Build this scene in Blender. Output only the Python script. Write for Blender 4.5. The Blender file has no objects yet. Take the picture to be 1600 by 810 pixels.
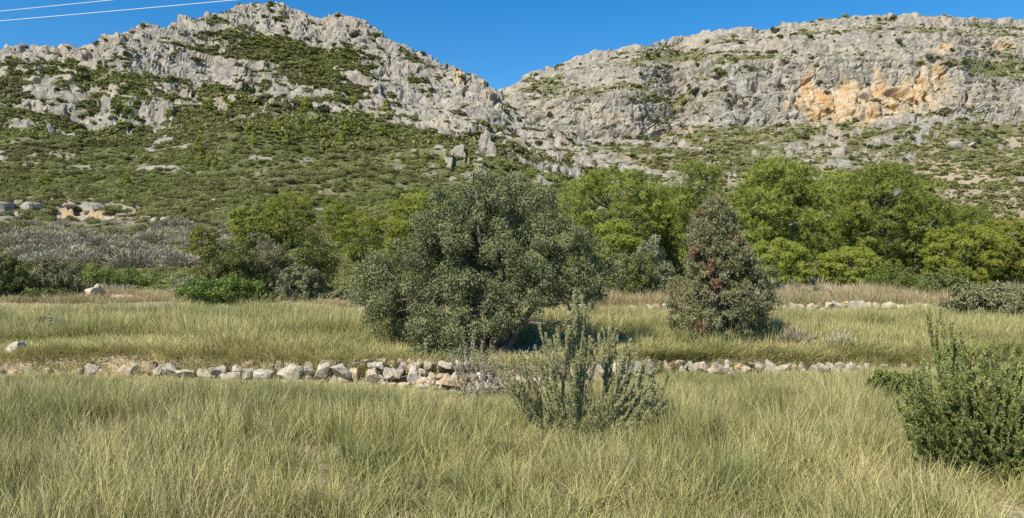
import bpy, math, random
import numpy as np
from mathutils import Vector

# ------------------------------------------------------------------ camera, sky, sun, exposure
scene = bpy.context.scene
F = 1232.0            # focal length in photograph pixels (1600 px wide)
HZ = 420.0            # photograph row of the level horizon
EYE = 1.6             # eye height above the lower meadow
cam_d = bpy.data.cameras.new('camera')
cam_d.sensor_width = 36.0
cam_d.lens = F / 1600.0 * 36.0
cam_d.shift_y = (HZ - 405.0) / 1600.0
cam_d.clip_start = 0.1
cam_d.clip_end = 6000.0
cam = bpy.data.objects.new('camera', cam_d)
scene.collection.objects.link(cam)
cam.location = (0, 0, EYE)
cam.rotation_euler = (math.radians(90), 0, 0)
scene.camera = cam

SUN_EL, SUN_ROT = math.radians(47), math.radians(180 + 43)     # behind the camera, to the left
world = bpy.data.worlds.new('World')
scene.world = world
world.use_nodes = True
wn = world.node_tree
sky = wn.nodes.new('ShaderNodeTexSky')
sky.sky_type = 'NISHITA'
sky.sun_disc = False
sky.sun_elevation = SUN_EL
sky.sun_rotation = SUN_ROT
sky.altitude = 200
sky.air_density = 1.0
sky.dust_density = 0.0
sky.ozone_density = 3.0
sat = wn.nodes.new('ShaderNodeHueSaturation')          # phone-camera blue, the same over the whole sky
sat.inputs['Saturation'].default_value = 1.42
wn.links.new(sky.outputs[0], sat.inputs['Color'])
wn.links.new(sat.outputs[0], wn.nodes['Background'].inputs[0])
wn.nodes['Background'].inputs[1].default_value = 0.10
sun_d = bpy.data.lights.new('sun', 'SUN')
sun_d.energy = 5.0
sun_d.angle = math.radians(0.53)
sun_d.color = (1.0, 0.92, 0.77)
sun = bpy.data.objects.new('sun', sun_d)
scene.collection.objects.link(sun)
SD = Vector((math.sin(SUN_ROT) * math.cos(SUN_EL), math.cos(SUN_ROT) * math.cos(SUN_EL), math.sin(SUN_EL)))
sun.rotation_euler = SD.to_track_quat('Z', 'Y').to_euler()
sun.location = (-20, -20, 40)
scene.view_settings.view_transform = 'Standard'
scene.view_settings.look = 'None'
scene.view_settings.exposure = 0.62
scene.view_settings.gamma = 1.0
scene.view_settings.use_curve_mapping = False
scene.render.engine = 'CYCLES'
scene.cycles.max_bounces = 6
scene.cycles.diffuse_bounces = 3
scene.cycles.transmission_bounces = 3
scene.cycles.glossy_bounces = 2
scene.cycles.use_denoising = False
scene.cycles.sample_clamp_indirect = 4.0

COL = scene.collection
RNG = np.random.default_rng(7)
random.seed(7)

# ------------------------------------------------------------------ noise (numpy)
def _h(ix, iy, iz, s):
    h = (ix.astype(np.int64) * 374761393 + iy.astype(np.int64) * 668265263 + iz.astype(np.int64) * 2147483647 + s * 144269) & 0xFFFFFFFF
    h = ((h ^ (h >> 13)) * 1274126177) & 0xFFFFFFFF
    h = ((h ^ (h >> 16)) * 2246822519) & 0xFFFFFFFF
    return (h ^ (h >> 15)) & 0xFFFFFFFF

def vnoise(x, y, z, s=0):
    """value noise in -1..1"""
    ix, iy, iz = np.floor(x), np.floor(y), np.floor(z)
    fx, fy, fz = x - ix, y - iy, z - iz
    ix, iy, iz = ix.astype(np.int64), iy.astype(np.int64), iz.astype(np.int64)
    w = lambda t: t * t * t * (t * (t * 6 - 15) + 10)
    ux, uy, uz = w(fx), w(fy), w(fz)
    out = 0
    for dx in (0, 1):
        for dy in (0, 1):
            for dz in (0, 1):
                k = (ux if dx else 1 - ux) * (uy if dy else 1 - uy) * (uz if dz else 1 - uz)
                out = out + k * (_h(ix + dx, iy + dy, iz + dz, s) / 4294967295.0)
    return out * 2 - 1

def fbm(x, y, z, s=0, octv=4, gain=0.5):
    a, t, n = 1.0, 0, 0
    for o in range(octv):
        t = t + a * vnoise(x * 2 ** o + o * 17.3, y * 2 ** o - o * 9.1, z * 2 ** o + o * 5.7, s + o)
        n += a
        a *= gain
    return t / n

def worley(x, y, z, s=0):
    """F1, F2 of jittered cells"""
    ix, iy, iz = np.floor(x).astype(np.int64), np.floor(y).astype(np.int64), np.floor(z).astype(np.int64)
    f1 = np.full(x.shape, 9.0); f2 = np.full(x.shape, 9.0)
    for dx in (-1, 0, 1):
        for dy in (-1, 0, 1):
            for dz in (-1, 0, 1):
                h = _h(ix + dx, iy + dy, iz + dz, s)
                px = ix + dx + (h & 1023) / 1023.0
                py = iy + dy + ((h >> 10) & 1023) / 1023.0
                pz = iz + dz + ((h >> 20) & 1023) / 1023.0
                d = np.sqrt((px - x) ** 2 + (py - y) ** 2 + (pz - z) ** 2)
                m = d < f1
                f2 = np.where(m, f1, np.minimum(f2, d))
                f1 = np.where(m, d, f1)
    return f1, f2

def cells(x, y, z, s=0):
    """angular blocks: plateau height and tilt per cell, crack mask"""
    ix, iy, iz = np.floor(x).astype(np.int64), np.floor(y).astype(np.int64), np.floor(z).astype(np.int64)
    f1 = np.full(x.shape, 9.0); f2 = np.full(x.shape, 9.0); hh = np.zeros(x.shape, np.int64)
    ox = np.zeros(x.shape); oy = np.zeros(x.shape); oz = np.zeros(x.shape)
    for dx in (-1, 0, 1):
        for dy in (-1, 0, 1):
            for dz in (-1, 0, 1):
                h = _h(ix + dx, iy + dy, iz + dz, s)
                px = x - (ix + dx + (h & 1023) / 1023.0); py = y - (iy + dy + ((h >> 10) & 1023) / 1023.0); pz = z - (iz + dz + ((h >> 20) & 1023) / 1023.0)
                d = np.sqrt(px * px + py * py + pz * pz)
                m = d < f1
                f2 = np.where(m, f1, np.minimum(f2, d)); f1 = np.where(m, d, f1)
                hh = np.where(m, h, hh); ox = np.where(m, px, ox); oy = np.where(m, py, oy); oz = np.where(m, pz, oz)
    r = _h(hh & 4095, (hh >> 12) & 4095, hh >> 24, s + 5)
    a = (r & 255) / 127.5 - 1; b = ((r >> 8) & 255) / 127.5 - 1; c = ((r >> 16) & 255) / 127.5 - 1; e = ((r >> 24) & 255) / 255.
    return e - .5 + .8 * (a * ox + b * oy + c * oz), np.clip((f2 - f1) / .16, 0, 1)

def sstep(a, b, x):
    t = np.clip((x - a) / (b - a), 0, 1)
    return t * t * (3 - 2 * t)

# ------------------------------------------------------------------ mesh helpers
def mk_mesh(name, V, faces, mats=(), smooth=True, attrs=None, midx=None):
    """V (n,3); faces (m,k) array or list of such arrays"""
    me = bpy.data.meshes.new(name)
    V = np.asarray(V, dtype=np.float32)
    if not isinstance(faces, list):
        faces = [faces]
    faces = [np.asarray(f, dtype=np.int32) for f in faces if len(f)]
    loops = np.concatenate([f.ravel() for f in faces])
    tot = np.concatenate([np.full(len(f), f.shape[1], dtype=np.int32) for f in faces])
    st = np.concatenate([[0], np.cumsum(tot)[:-1]]).astype(np.int32)
    me.vertices.add(len(V)); me.vertices.foreach_set('co', V.ravel())
    me.loops.add(len(loops)); me.loops.foreach_set('vertex_index', loops)
    me.polygons.add(len(tot)); me.polygons.foreach_set('loop_start', st); me.polygons.foreach_set('loop_total', tot)
    me.polygons.foreach_set('use_smooth', np.full(len(tot), smooth, dtype=bool))
    if midx is not None:
        me.polygons.foreach_set('material_index', np.asarray(midx, dtype=np.int32))
    for m in mats:
        me.materials.append(m)
    for k, a in (attrs or {}).items():
        a = np.asarray(a)
        if a.ndim == 2 and a.shape[1] == 4:
            at = me.attributes.new(k, 'FLOAT_COLOR', 'POINT'); at.data.foreach_set('color', a.astype(np.float32).ravel())
        elif a.ndim == 2:
            at = me.attributes.new(k, 'FLOAT_VECTOR', 'POINT'); at.data.foreach_set('vector', a.astype(np.float32).ravel())
        elif a.dtype.kind == 'i':
            at = me.attributes.new(k, 'INT', 'POINT'); at.data.foreach_set('value', a.astype(np.int32))
        else:
            at = me.attributes.new(k, 'FLOAT', 'POINT'); at.data.foreach_set('value', a.astype(np.float32))
    me.update(calc_edges=True)
    return me

def obj(name, me, parent=None, loc=(0, 0, 0), rz=0.0, sc=(1, 1, 1), link=True):
    o = bpy.data.objects.new(name, me)
    if link:
        COL.objects.link(o)
    o.parent = parent
    o.location = loc
    o.rotation_euler = (0, 0, rz)
    o.scale = sc
    return o

def tag(o, label=None, cat=None, group=None, kind=None):
    if label: o['label'] = label
    if cat: o['category'] = cat
    if group: o['group'] = group
    if kind: o['kind'] = kind
    return o

def empty(name, loc, rz=0.0):
    o = obj(name, None, None, loc, rz)
    o.empty_display_size = 0.2
    return o

def norm(a):
    return a / np.maximum(np.linalg.norm(a, axis=-1, keepdims=True), 1e-9)

def leaves(P, D, N, L, W, fold=0.18):
    """diamond leaves: centres P, long axis D, facing N, length L, width W"""
    D = norm(D)
    S = norm(np.cross(D, N)); N2 = np.cross(S, D)
    L = np.broadcast_to(np.asarray(L, float), (len(P),))[:, None]; W = np.broadcast_to(np.asarray(W, float), (len(P),))[:, None]
    V = np.empty((len(P), 4, 3))
    V[:, 0] = P - D * L * .5
    V[:, 1] = P + S * W * .5 + N2 * W * fold - D * L * .05
    V[:, 2] = P + D * L * .5
    V[:, 3] = P - S * W * .5 + N2 * W * fold - D * L * .05
    Fc = np.arange(len(P) * 4).reshape(-1, 4)
    return V.reshape(-1, 3), Fc

def needles(P, D, N, L, W):
    D = norm(D); S = norm(np.cross(D, N))
    L = L[:, None]; W = W[:, None]
    V = np.stack([P - D * L * .5 - S * W * .5, P - D * L * .5 + S * W * .5, P + D * L * .5], 1)
    return V.reshape(-1, 3), np.arange(len(P) * 3).reshape(-1, 3)

def tube(pts, rad, sides=6):
    pts = np.asarray(pts, float); rad = np.asarray(rad, float)
    T = norm(np.gradient(pts, axis=0))
    ref = np.where(np.abs(T[:, 2:3]) > .9, np.array([[1., 0, 0]]), np.array([[0., 0, 1]]))
    A = norm(np.cross(T, ref)); B = np.cross(T, A)
    an = np.linspace(0, 2 * math.pi, sides, endpoint=False)
    V = pts[:, None] + rad[:, None, None] * (np.cos(an)[None, :, None] * A[:, None] + np.sin(an)[None, :, None] * B[:, None])
    n = len(pts)
    i = np.arange(n - 1)[:, None] * sides; j = np.arange(sides)[None]
    k = (j + 1) % sides
    Fc = np.stack([i + j, i + k, i + sides + k, i + sides + j], -1).reshape(-1, 4)
    return V.reshape(-1, 3), Fc

class Acc:
    def __init__(s): s.V, s.F, s.n, s.A = [], [], 0, []
    def add(s, VF, a=None):
        V, Fc = VF
        s.V.append(V); s.F.append(Fc + s.n); s.n += len(V)
        s.A.append(np.broadcast_to(np.asarray(0. if a is None else a, float), (len(V),)))
    def mesh(s, name, mats, smooth=True):
        return mk_mesh(name, np.concatenate(s.V), np.concatenate(s.F), mats, smooth, {'rnd': np.concatenate(s.A)})

def bent(a, b, n, wob, rng):
    a, b = np.asarray(a, float), np.asarray(b, float)
    t = np.linspace(0, 1, n)[:, None]
    w = rng.normal(0, wob, (n, 3)); w[0] = 0; w[-1] = 0
    return a + (b - a) * t + w

# ------------------------------------------------------------------ materials
def new_mat(name):
    m = bpy.data.materials.new(name); m.use_nodes = True
    nt = m.node_tree; nt.nodes.clear()
    return m, nt, nt.nodes, nt.links

def N_(nodes, t, **kw):
    n = nodes.new(t)
    for k, v in kw.items(): setattr(n, k, v)
    return n

def mixc(nt, fac, a, b, blend='MIX'):
    n = nt.nodes.new('ShaderNodeMix'); n.data_type = 'RGBA'; n.blend_type = blend
    for s, v in ((n.inputs[0], fac), (n.inputs[6], a), (n.inputs[7], b)):
        if hasattr(v, 'links'): nt.links.new(v, s)
        elif isinstance(v, (int, float)): s.default_value = v
        else: s.default_value = (*v, 1)
    return n.outputs[2]

def noise_n(nt, vec, scale, detail=4, rough=.6):
    n = nt.nodes.new('ShaderNodeTexNoise'); n.inputs['Scale'].default_value = scale
    n.inputs['Detail'].default_value = detail; n.inputs['Roughness'].default_value = rough
    if vec is not None: nt.links.new(vec, n.inputs['Vector'])
    return n.outputs[0]

def maprange(nt, v, a, b, c=0., d=1.):
    n = nt.nodes.new('ShaderNodeMapRange')
    nt.links.new(v, n.inputs[0])
    for i, x in zip((1, 2, 3, 4), (a, b, c, d)): n.inputs[i].default_value = x
    return n.outputs[0]

def leaf_mat(name, ca, cb, cc=None, rough=.55, spec=.35, trans=.22, inst=.25, hue=0.02, patch=None):
    """leaf colour: ca..cb by leaf, drifting by plant"""
    m, nt, nodes, links = new_mat(name)
    at = N_(nodes, 'ShaderNodeAttribute', attribute_name='rnd')
    c = mixc(nt, at.outputs['Fac'], ca, cb)
    oi = nodes.new('ShaderNodeObjectInfo')
    if cc is not None:
        c = mixc(nt, maprange(nt, oi.outputs['Random'], .2, 1., 0, .8), c, cc)
    if patch is not None:
        c = mixc(nt, maprange(nt, noise_n(nt, oi.outputs['Location'], .045, 4), .42, .62, 0, .55), c, patch)
    hs = nodes.new('ShaderNodeHueSaturation')
    links.new(c, hs.inputs['Color'])
    links.new(maprange(nt, oi.outputs['Random'], 0, 1, 1 - inst, 1 + inst), hs.inputs['Value'])
    hv = nodes.new('ShaderNodeMath'); hv.operation = 'MULTIPLY_ADD'
    links.new(oi.outputs['Random'], hv.inputs[0]); hv.inputs[1].default_value = hue * 2; hv.inputs[2].default_value = .5 - hue
    links.new(hv.outputs[0], hs.inputs['Hue'])
    b = nodes.new('ShaderNodeBsdfPrincipled')
    links.new(hs.outputs[0], b.inputs['Base Color'])
    b.inputs['Roughness'].default_value = rough
    b.inputs['Specular IOR Level'].default_value = spec
    t = nodes.new('ShaderNodeBsdfTranslucent')
    links.new(hs.outputs[0], t.inputs[0])
    mx = nodes.new('ShaderNodeMixShader'); mx.inputs[0].default_value = trans
    links.new(b.outputs[0], mx.inputs[1]); links.new(t.outputs[0], mx.inputs[2])
    o = nodes.new('ShaderNodeOutputMaterial'); links.new(mx.outputs[0], o.inputs[0])
    return m

def bark_mat(name, ca, cb):
    m, nt, nodes, links = new_mat(name)
    tc = nodes.new('ShaderNodeTexCoord')
    n1 = noise_n(nt, tc.outputs['Object'], 14, 6)
    b = nodes.new('ShaderNodeBsdfPrincipled'); links.new(mixc(nt, n1, ca, cb), b.inputs['Base Color'])
    b.inputs['Roughness'].default_value = .9
    bp = nodes.new('ShaderNodeBump'); bp.inputs['Strength'].default_value = .6; links.new(n1, bp.inputs['Height']); links.new(bp.outputs[0], b.inputs['Normal'])
    o = nodes.new('ShaderNodeOutputMaterial'); links.new(b.outputs[0], o.inputs[0])
    return m

def terrain_mat(name):
    """limestone / scrub soil / ochre stain, by the attribute cover (r rock, g ochre, b bare earth)"""
    m, nt, nodes, links = new_mat(name)
    geo = nodes.new('ShaderNodeNewGeometry')
    pos = geo.outputs['Position']
    at = N_(nodes, 'ShaderNodeAttribute', attribute_name='cover')
    sp = nodes.new('ShaderNodeSeparateColor'); links.new(at.outputs['Color'], sp.inputs[0])
    mp = nodes.new('ShaderNodeMapping'); mp.inputs['Scale'].default_value = (1, 1, .22); links.new(pos, mp.inputs['Vector'])
    streak = noise_n(nt, mp.outputs[0], .28, 6, .65)
    fine = noise_n(nt, pos, 1.1, 7, .7)
    big = noise_n(nt, pos, .03, 4, .55)
    rock = mixc(nt, maprange(nt, streak, .36, .64), (.215, .20, .17), (.40, .37, .315))
    rock = mixc(nt, maprange(nt, big, .42, .62, 0, .55), rock, (.40, .345, .26))
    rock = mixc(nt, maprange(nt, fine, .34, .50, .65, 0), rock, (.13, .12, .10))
    mp2 = nodes.new('ShaderNodeMapping'); mp2.inputs['Scale'].default_value = (1, 1, .07); links.new(pos, mp2.inputs['Vector'])
    run = noise_n(nt, mp2.outputs[0], .22, 5, .6)
    rock = mixc(nt, maprange(nt, run, .49, .63, 0, .7), rock, (.15, .14, .12))
    och = mixc(nt, maprange(nt, run, .38, .60), (.44, .26, .105), (.50, .41, .27))
    och = mixc(nt, maprange(nt, run, .54, .64), och, (.20, .165, .12))
    och = mixc(nt, maprange(nt, streak, .50, .60, 0, .8), och, (.50, .44, .34))
    rock = mixc(nt, sp.outputs[1], rock, och)
    soil = mixc(nt, maprange(nt, fine, .35, .65), (.095, .105, .038), (.17, .165, .075))
    earth = mixc(nt, maprange(nt, fine, .35, .65), (.27, .21, .145), (.42, .35, .26))
    soil = mixc(nt, sp.outputs[2], soil, earth)
    c = mixc(nt, sp.outputs[0], soil, rock)
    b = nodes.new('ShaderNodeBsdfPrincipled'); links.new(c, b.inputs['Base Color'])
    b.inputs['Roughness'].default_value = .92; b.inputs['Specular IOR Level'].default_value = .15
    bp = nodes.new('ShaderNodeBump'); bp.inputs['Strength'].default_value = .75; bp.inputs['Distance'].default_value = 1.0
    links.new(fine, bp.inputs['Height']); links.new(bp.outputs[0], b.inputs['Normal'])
    o = nodes.new('ShaderNodeOutputMaterial'); links.new(b.outputs[0], o.inputs[0])
    return m

def ground_mat():
    m, nt, nodes, links = new_mat('meadow_soil')
    geo = nodes.new('ShaderNodeNewGeometry'); pos = geo.outputs['Position']
    a = noise_n(nt, pos, .8, 5); f = noise_n(nt, pos, 18, 6, .7)
    c = mixc(nt, maprange(nt, a, .35, .65), (.20, .155, .095), (.30, .235, .14))
    c = mixc(nt, maprange(nt, f, .45, .62), c, (.40, .33, .22))
    b = nodes.new('ShaderNodeBsdfPrincipled'); links.new(c, b.inputs['Base Color']); b.inputs['Roughness'].default_value = .95
    bp = nodes.new('ShaderNodeBump'); bp.inputs['Strength'].default_value = .5; bp.inputs['Distance'].default_value = .03
    links.new(f, bp.inputs['Height']); links.new(bp.outputs[0], b.inputs['Normal'])
    o = nodes.new('ShaderNodeOutputMaterial'); links.new(b.outputs[0], o.inputs[0])
    return m

def stone_mat(name, base, pale, tint, tint_amt=.5):
    m, nt, nodes, links = new_mat(name)
    tc = nodes.new('ShaderNodeNewGeometry')
    oi = nodes.new('ShaderNodeObjectInfo')
    pos = tc.outputs['Position']
    a = noise_n(nt, pos, 5, 5, .6); f = noise_n(nt, pos, 34, 7, .7)
    c = mixc(nt, maprange(nt, a, .38, .62), base, pale)
    c = mixc(nt, maprange(nt, oi.outputs['Random'], 1 - tint_amt, 1, 0, .85), c, tint)
    c = mixc(nt, maprange(nt, noise_n(nt, pos, 11, 4), .52, .64, 0, .7), c, (.20, .195, .17))      # lichen
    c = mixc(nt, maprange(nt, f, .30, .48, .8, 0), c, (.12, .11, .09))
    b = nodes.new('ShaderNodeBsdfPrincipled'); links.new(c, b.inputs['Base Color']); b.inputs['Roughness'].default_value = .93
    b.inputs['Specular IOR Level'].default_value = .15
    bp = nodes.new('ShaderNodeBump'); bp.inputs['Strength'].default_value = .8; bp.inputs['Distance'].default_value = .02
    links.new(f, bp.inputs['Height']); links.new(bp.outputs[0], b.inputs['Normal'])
    o = nodes.new('ShaderNodeOutputMaterial'); links.new(b.outputs[0], o.inputs[0])
    return m

def grass_mat(name, green, straw, pale, mixlo, mixhi):
    m, nt, nodes, links = new_mat(name)
    at = N_(nodes, 'ShaderNodeAttribute', attribute_name='rnd')
    tt = N_(nodes, 'ShaderNodeAttribute', attribute_name='tip')
    oi = nodes.new('ShaderNodeObjectInfo')
    pos = oi.outputs['Location']
    patch = noise_n(nt, pos, .55, 3)
    ad = nodes.new('ShaderNodeMath'); ad.operation = 'ADD'
    links.new(at.outputs['Fac'], ad.inputs[0]); links.new(maprange(nt, patch, .36, .64, -.65, .6), ad.inputs[1])
    c = mixc(nt, maprange(nt, ad.outputs[0], mixlo, mixhi), green, straw)
    c = mixc(nt, maprange(nt, tt.outputs['Fac'], .45, 1., 0, .38), c, pale)
    hs = nodes.new('ShaderNodeHueSaturation'); links.new(c, hs.inputs['Color'])
    links.new(maprange(nt, oi.outputs['Random'], 0, 1, .7, 1.3), hs.inputs['Value'])
    b = nodes.new('ShaderNodeBsdfPrincipled'); links.new(hs.outputs[0], b.inputs['Base Color'])
    b.inputs['Roughness'].default_value = .6; b.inputs['Specular IOR Level'].default_value = .25
    t = nodes.new('ShaderNodeBsdfTranslucent'); links.new(hs.outputs[0], t.inputs[0])
    mx = nodes.new('ShaderNodeMixShader'); mx.inputs[0].default_value = .25
    links.new(b.outputs[0], mx.inputs[1]); links.new(t.outputs[0], mx.inputs[2])
    o = nodes.new('ShaderNodeOutputMaterial'); links.new(mx.outputs[0], o.inputs[0])
    return m

def plain_mat(name, c, rough=.6):
    m, nt, nodes, links = new_mat(name)
    b = nodes.new('ShaderNodeBsdfPrincipled'); b.inputs['Roughness'].default_value = rough
    tc = nodes.new('ShaderNodeTexCoord'); n1 = noise_n(nt, tc.outputs['Object'], 3, 3)
    links.new(mixc(nt, n1, tuple(x * .85 for x in c), c), b.inputs['Base Color'])
    o = nodes.new('ShaderNodeOutputMaterial'); links.new(b.outputs[0], o.inputs[0])
    return m

M_TERR = terrain_mat('limestone_and_scrub')
M_SOIL = ground_mat()
M_STONE = stone_mat('pale_limestone', (.30, .265, .20), (.50, .46, .385), (.50, .42, .30), .35)
M_HROCK = stone_mat('weathered_hill_rock', (.25, .23, .19), (.40, .37, .31), (.38, .32, .23), .35)
M_OCHRE = stone_mat('ochre_limestone', (.38, .27, .15), (.50, .39, .25), (.50, .44, .34), .5)
M_DARKST = stone_mat('burnt_dark_stone', (.05, .05, .05), (.12, .115, .11), (.2, .19, .18), .3)
M_BARK = bark_mat('grey_bark', (.09, .075, .06), (.19, .165, .14))
M_TWIG = bark_mat('pale_twig', (.20, .17, .13), (.36, .31, .25))
M_PBARK = bark_mat('pine_bark', (.07, .055, .045), (.17, .14, .115))
M_OLIVE = leaf_mat('wild_olive_leaf', (.075, .090, .029), (.28, .292, .145), rough=.5, spec=.3, trans=.17, inst=0)
M_JUN = leaf_mat('juniper_leaf', (.115, .13, .055), (.265, .275, .14), rough=.65, trans=.12, inst=0)
M_JUNDEAD = leaf_mat('dead_juniper_leaf', (.16, .075, .05), (.26, .13, .085), rough=.8, trans=.1, inst=0)
M_PINE = leaf_mat('pine_needle', (.105, .148, .019), (.275, .318, .052), (.265, .29, .05), rough=.5, trans=.14, inst=.14, hue=.01)
M_YPINE = leaf_mat('young_pine_needle', (.155, .185, .019), (.33, .345, .055), (.29, .315, .05), rough=.5, trans=.25, inst=.12, hue=.008)
M_MASTIC = leaf_mat('mastic_leaf', (.075, .10, .022), (.185, .21, .058), (.15, .165, .065), rough=.55, spec=.3, trans=.15, inst=.15)
M_GREEN = leaf_mat('fresh_mastic_leaf', (.085, .135, .020), (.18, .24, .045), rough=.5, trans=.2, inst=.15)
M_SILVER = leaf_mat('olive_grey_leaf', (.125, .135, .055), (.285, .285, .15), rough=.55, trans=.15, inst=.15)
M_ROSE = leaf_mat('rosemary_leaf', (.29, .315, .125), (.57, .58, .32), rough=.6, trans=.4, inst=.1)
M_ROSEG = leaf_mat('green_rosemary_leaf', (.165, .21, .04), (.42, .46, .15), rough=.55, trans=.38, inst=.1)
M_GREY = leaf_mat('dry_grey_twig', (.25, .225, .155), (.42, .385, .28), rough=.85, trans=.08, inst=.2)
M_MAQ = leaf_mat('maquis_leaf', (.135, .165, .034), (.275, .30, .078), (.215, .21, .078), rough=.65, trans=.12, inst=.4, patch=(.22, .185, .095))
M_DARKSH = leaf_mat('dark_shrub_leaf', (.055, .066, .026), (.105, .12, .048), (.12, .12, .06), rough=.6, trans=.1, inst=.25)
M_GRASS = grass_mat('meadow_blade', (.185, .20, .053), (.49, .44, .19), (.64, .59, .31), .05, 1.0)
M_GRASS2 = grass_mat('terrace_blade', (.20, .212, .053), (.49, .435, .185), (.64, .58, .31), .05, 1.0)
M_WEED = grass_mat('weed_blade', (.10, .14, .03), (.19, .22, .06), (.25, .28, .10), .2, 1.1)
M_DRY = grass_mat('dry_blade', (.27, .24, .11), (.44, .35, .19), (.56, .47, .29), .1, .9)
M_CABLE = plain_mat('pale_cable', (.75, .76, .78), .4)

# ------------------------------------------------------------------ relief of the two hills
def PX(u, Y): return (u - 800.0) / F * Y
def PZ(v, Y): return EYE + (HZ - v) / F * Y

SIL_L = np.array([(-500, 120), (-200, 92), (0, 74), (40, 69), (100, 72), (148, 68), (178, 46), (230, 41), (272, 33), (300, 26), (330, 22), (362, 7), (380, 2), (410, 1), (440, 9), (480, 19), (503, 26), (528, 16), (560, 30), (600, 53), (650, 77), (700, 99), (740, 119), (768, 133), (784, 148), (805, 172), (850, 203), (900, 230), (950, 249), (1000, 264), (1050, 279), (1120, 302), (1250, 350), (1400, 405), (1500, 440)], float)
SIL_R = np.array([(500, 190), (700, 158), (782, 141), (800, 130), (830, 116), (860, 105), (900, 87), (950, 77), (1000, 69), (1050, 58), (1100, 50), (1150, 44), (1172, 45), (1185, 50), (1220, 40), (1250, 31), (1300, 27), (1350, 22), (1430, 19), (1500, 23), (1550, 28), (1600, 31), (1900, 60), (2200, 90)], float)

def ci(u, tab):     # interpolate a control table [(u, value)]
    t = np.array(tab, float)
    return np.interp(u, t[:, 0], t[:, 1])

def left_nodes(u):
    rv = np.interp(u, SIL_L[:, 0], SIL_L[:, 1])
    rY = ci(u, [(-500, 330), (0, 330), (200, 360), (400, 430), (560, 430), (700, 415), (784, 400), (900, 330), (1050, 235), (1250, 150), (1500, 95)])
    n = []
    n.append((np.full_like(u, 23.), np.full_like(u, .25)))
    v1 = ci(u, [(-500, 425), (600, 425), (900, 440), (1500, 447)])
    n.append((np.full_like(u, 40.), PZ(v1, 40)))
    Y2 = ci(u, [(-500, 76), (1050, 76), (1500, 60)]); v2 = ci(u, [(-500, 350), (300, 350), (600, 365), (900, 385), (1250, 405), (1500, 444)])
    n.append((Y2, PZ(v2, Y2)))
    Y3 = ci(u, [(-500, 120), (1050, 120), (1250, 100), (1500, 75)]); v3 = ci(u, [(-500, 300), (600, 300), (800, 315), (1050, 330), (1250, 380), (1500, 442)])
    n.append((Y3, PZ(v3, Y3)))
    for fv, fy in ((.40, .48), (.72, .80)):
        Y = Y3 + (rY - Y3) * fy; v = v3 + (rv - v3) * fv
        n.append((Y, PZ(v, Y)))
    zr = PZ(rv, rY)
    n.append((rY, zr))
    n.append((rY + 25, zr - 6)); n.append((rY + 160, zr * .35))
    return n

def right_nodes(u):
    rv = np.interp(u, SIL_R[:, 0], SIL_R[:, 1])
    k = np.clip((u - 1080) / 200, 0, 1)
    n = []
    n.append((150 + (22 - 150) * k, 4 + (.2 - 4) * k))
    Y = 190 + (60 - 190) * k; n.append((Y, PZ(360 + (408 - 360) * k, Y)))
    Y = 235 + (140 - 235) * k; n.append((Y, PZ(300 + (335 - 300) * k, Y)))
    Y = 320 + (260 - 320) * k; v = 255 + (270 - 255) * k; n.append((Y, PZ(v, Y)))
    vb = ci(u, [(500, 215), (780, 205), (870, 212), (960, 216), (1060, 214), (1120, 210), (1250, 197), (1400, 187), (1480, 182), (1600, 186), (2200, 200)])
    vt = ci(u, [(500, 190), (780, 178), (830, 172), (880, 152), (960, 143), (1010, 152), (1050, 176), (1080, 150), (1110, 104), (1180, 94), (1300, 90), (1400, 88), (1480, 96), (1530, 118), (1600, 122), (2200, 130)])
    vt = np.maximum(vt, rv + 14)
    Yb = np.full_like(u, 405.) + ci(u, [(500, 0), (1000, -6), (1070, 22), (1120, 0), (1500, 0), (1560, 15), (2200, 15)])
    n.append((Yb, PZ(vb, Yb)))
    Yt = Yb + 22; n.append((Yt, PZ(vt, Yt)))
    Yl = Yt + 28; n.append((Yl, PZ(vt - (vt - rv) * .14, Yl)))
    Yu = Yl + 25; n.append((Yu, PZ(vt - (vt - rv) * .62, Yu)))
    Y = Yu + 22; n.append((Y, PZ(vt - (vt - rv) * .72, Y)))
    Y = Y + 22; z = PZ(rv, Y); n.append((Y, z))
    n.append((Y + 40, z - 8)); n.append((Y + 220, z * .4))
    return n

def node_z(nodes_fn, u, Y):
    n = nodes_fn(np.array([float(u)]))
    ys = [a[0][0] for a in n]; zs = [a[1][0] for a in n]
    return float(np.interp(Y, ys, zs, left=-5, right=-5))

def table(u, v, us, rows):
    """bilinear lookup: rows = [(v, [value at us])]"""
    vs = np.array([r[0] for r in rows], float); T = np.array([r[1] for r in rows], float)
    us = np.array(us, float)
    fi = np.clip(np.interp(u, us, np.arange(len(us))), 0, len(us) - 1.001); fj = np.clip(np.interp(v, vs, np.arange(len(vs))), 0, len(vs) - 1.001)
    i = fi.astype(int); j = fj.astype(int); a = fi - i; b = fj - j
    return T[j, i] * (1 - a) * (1 - b) + T[j, i + 1] * a * (1 - b) + T[j + 1, i] * (1 - a) * b + T[j + 1, i + 1] * a * b

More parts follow.
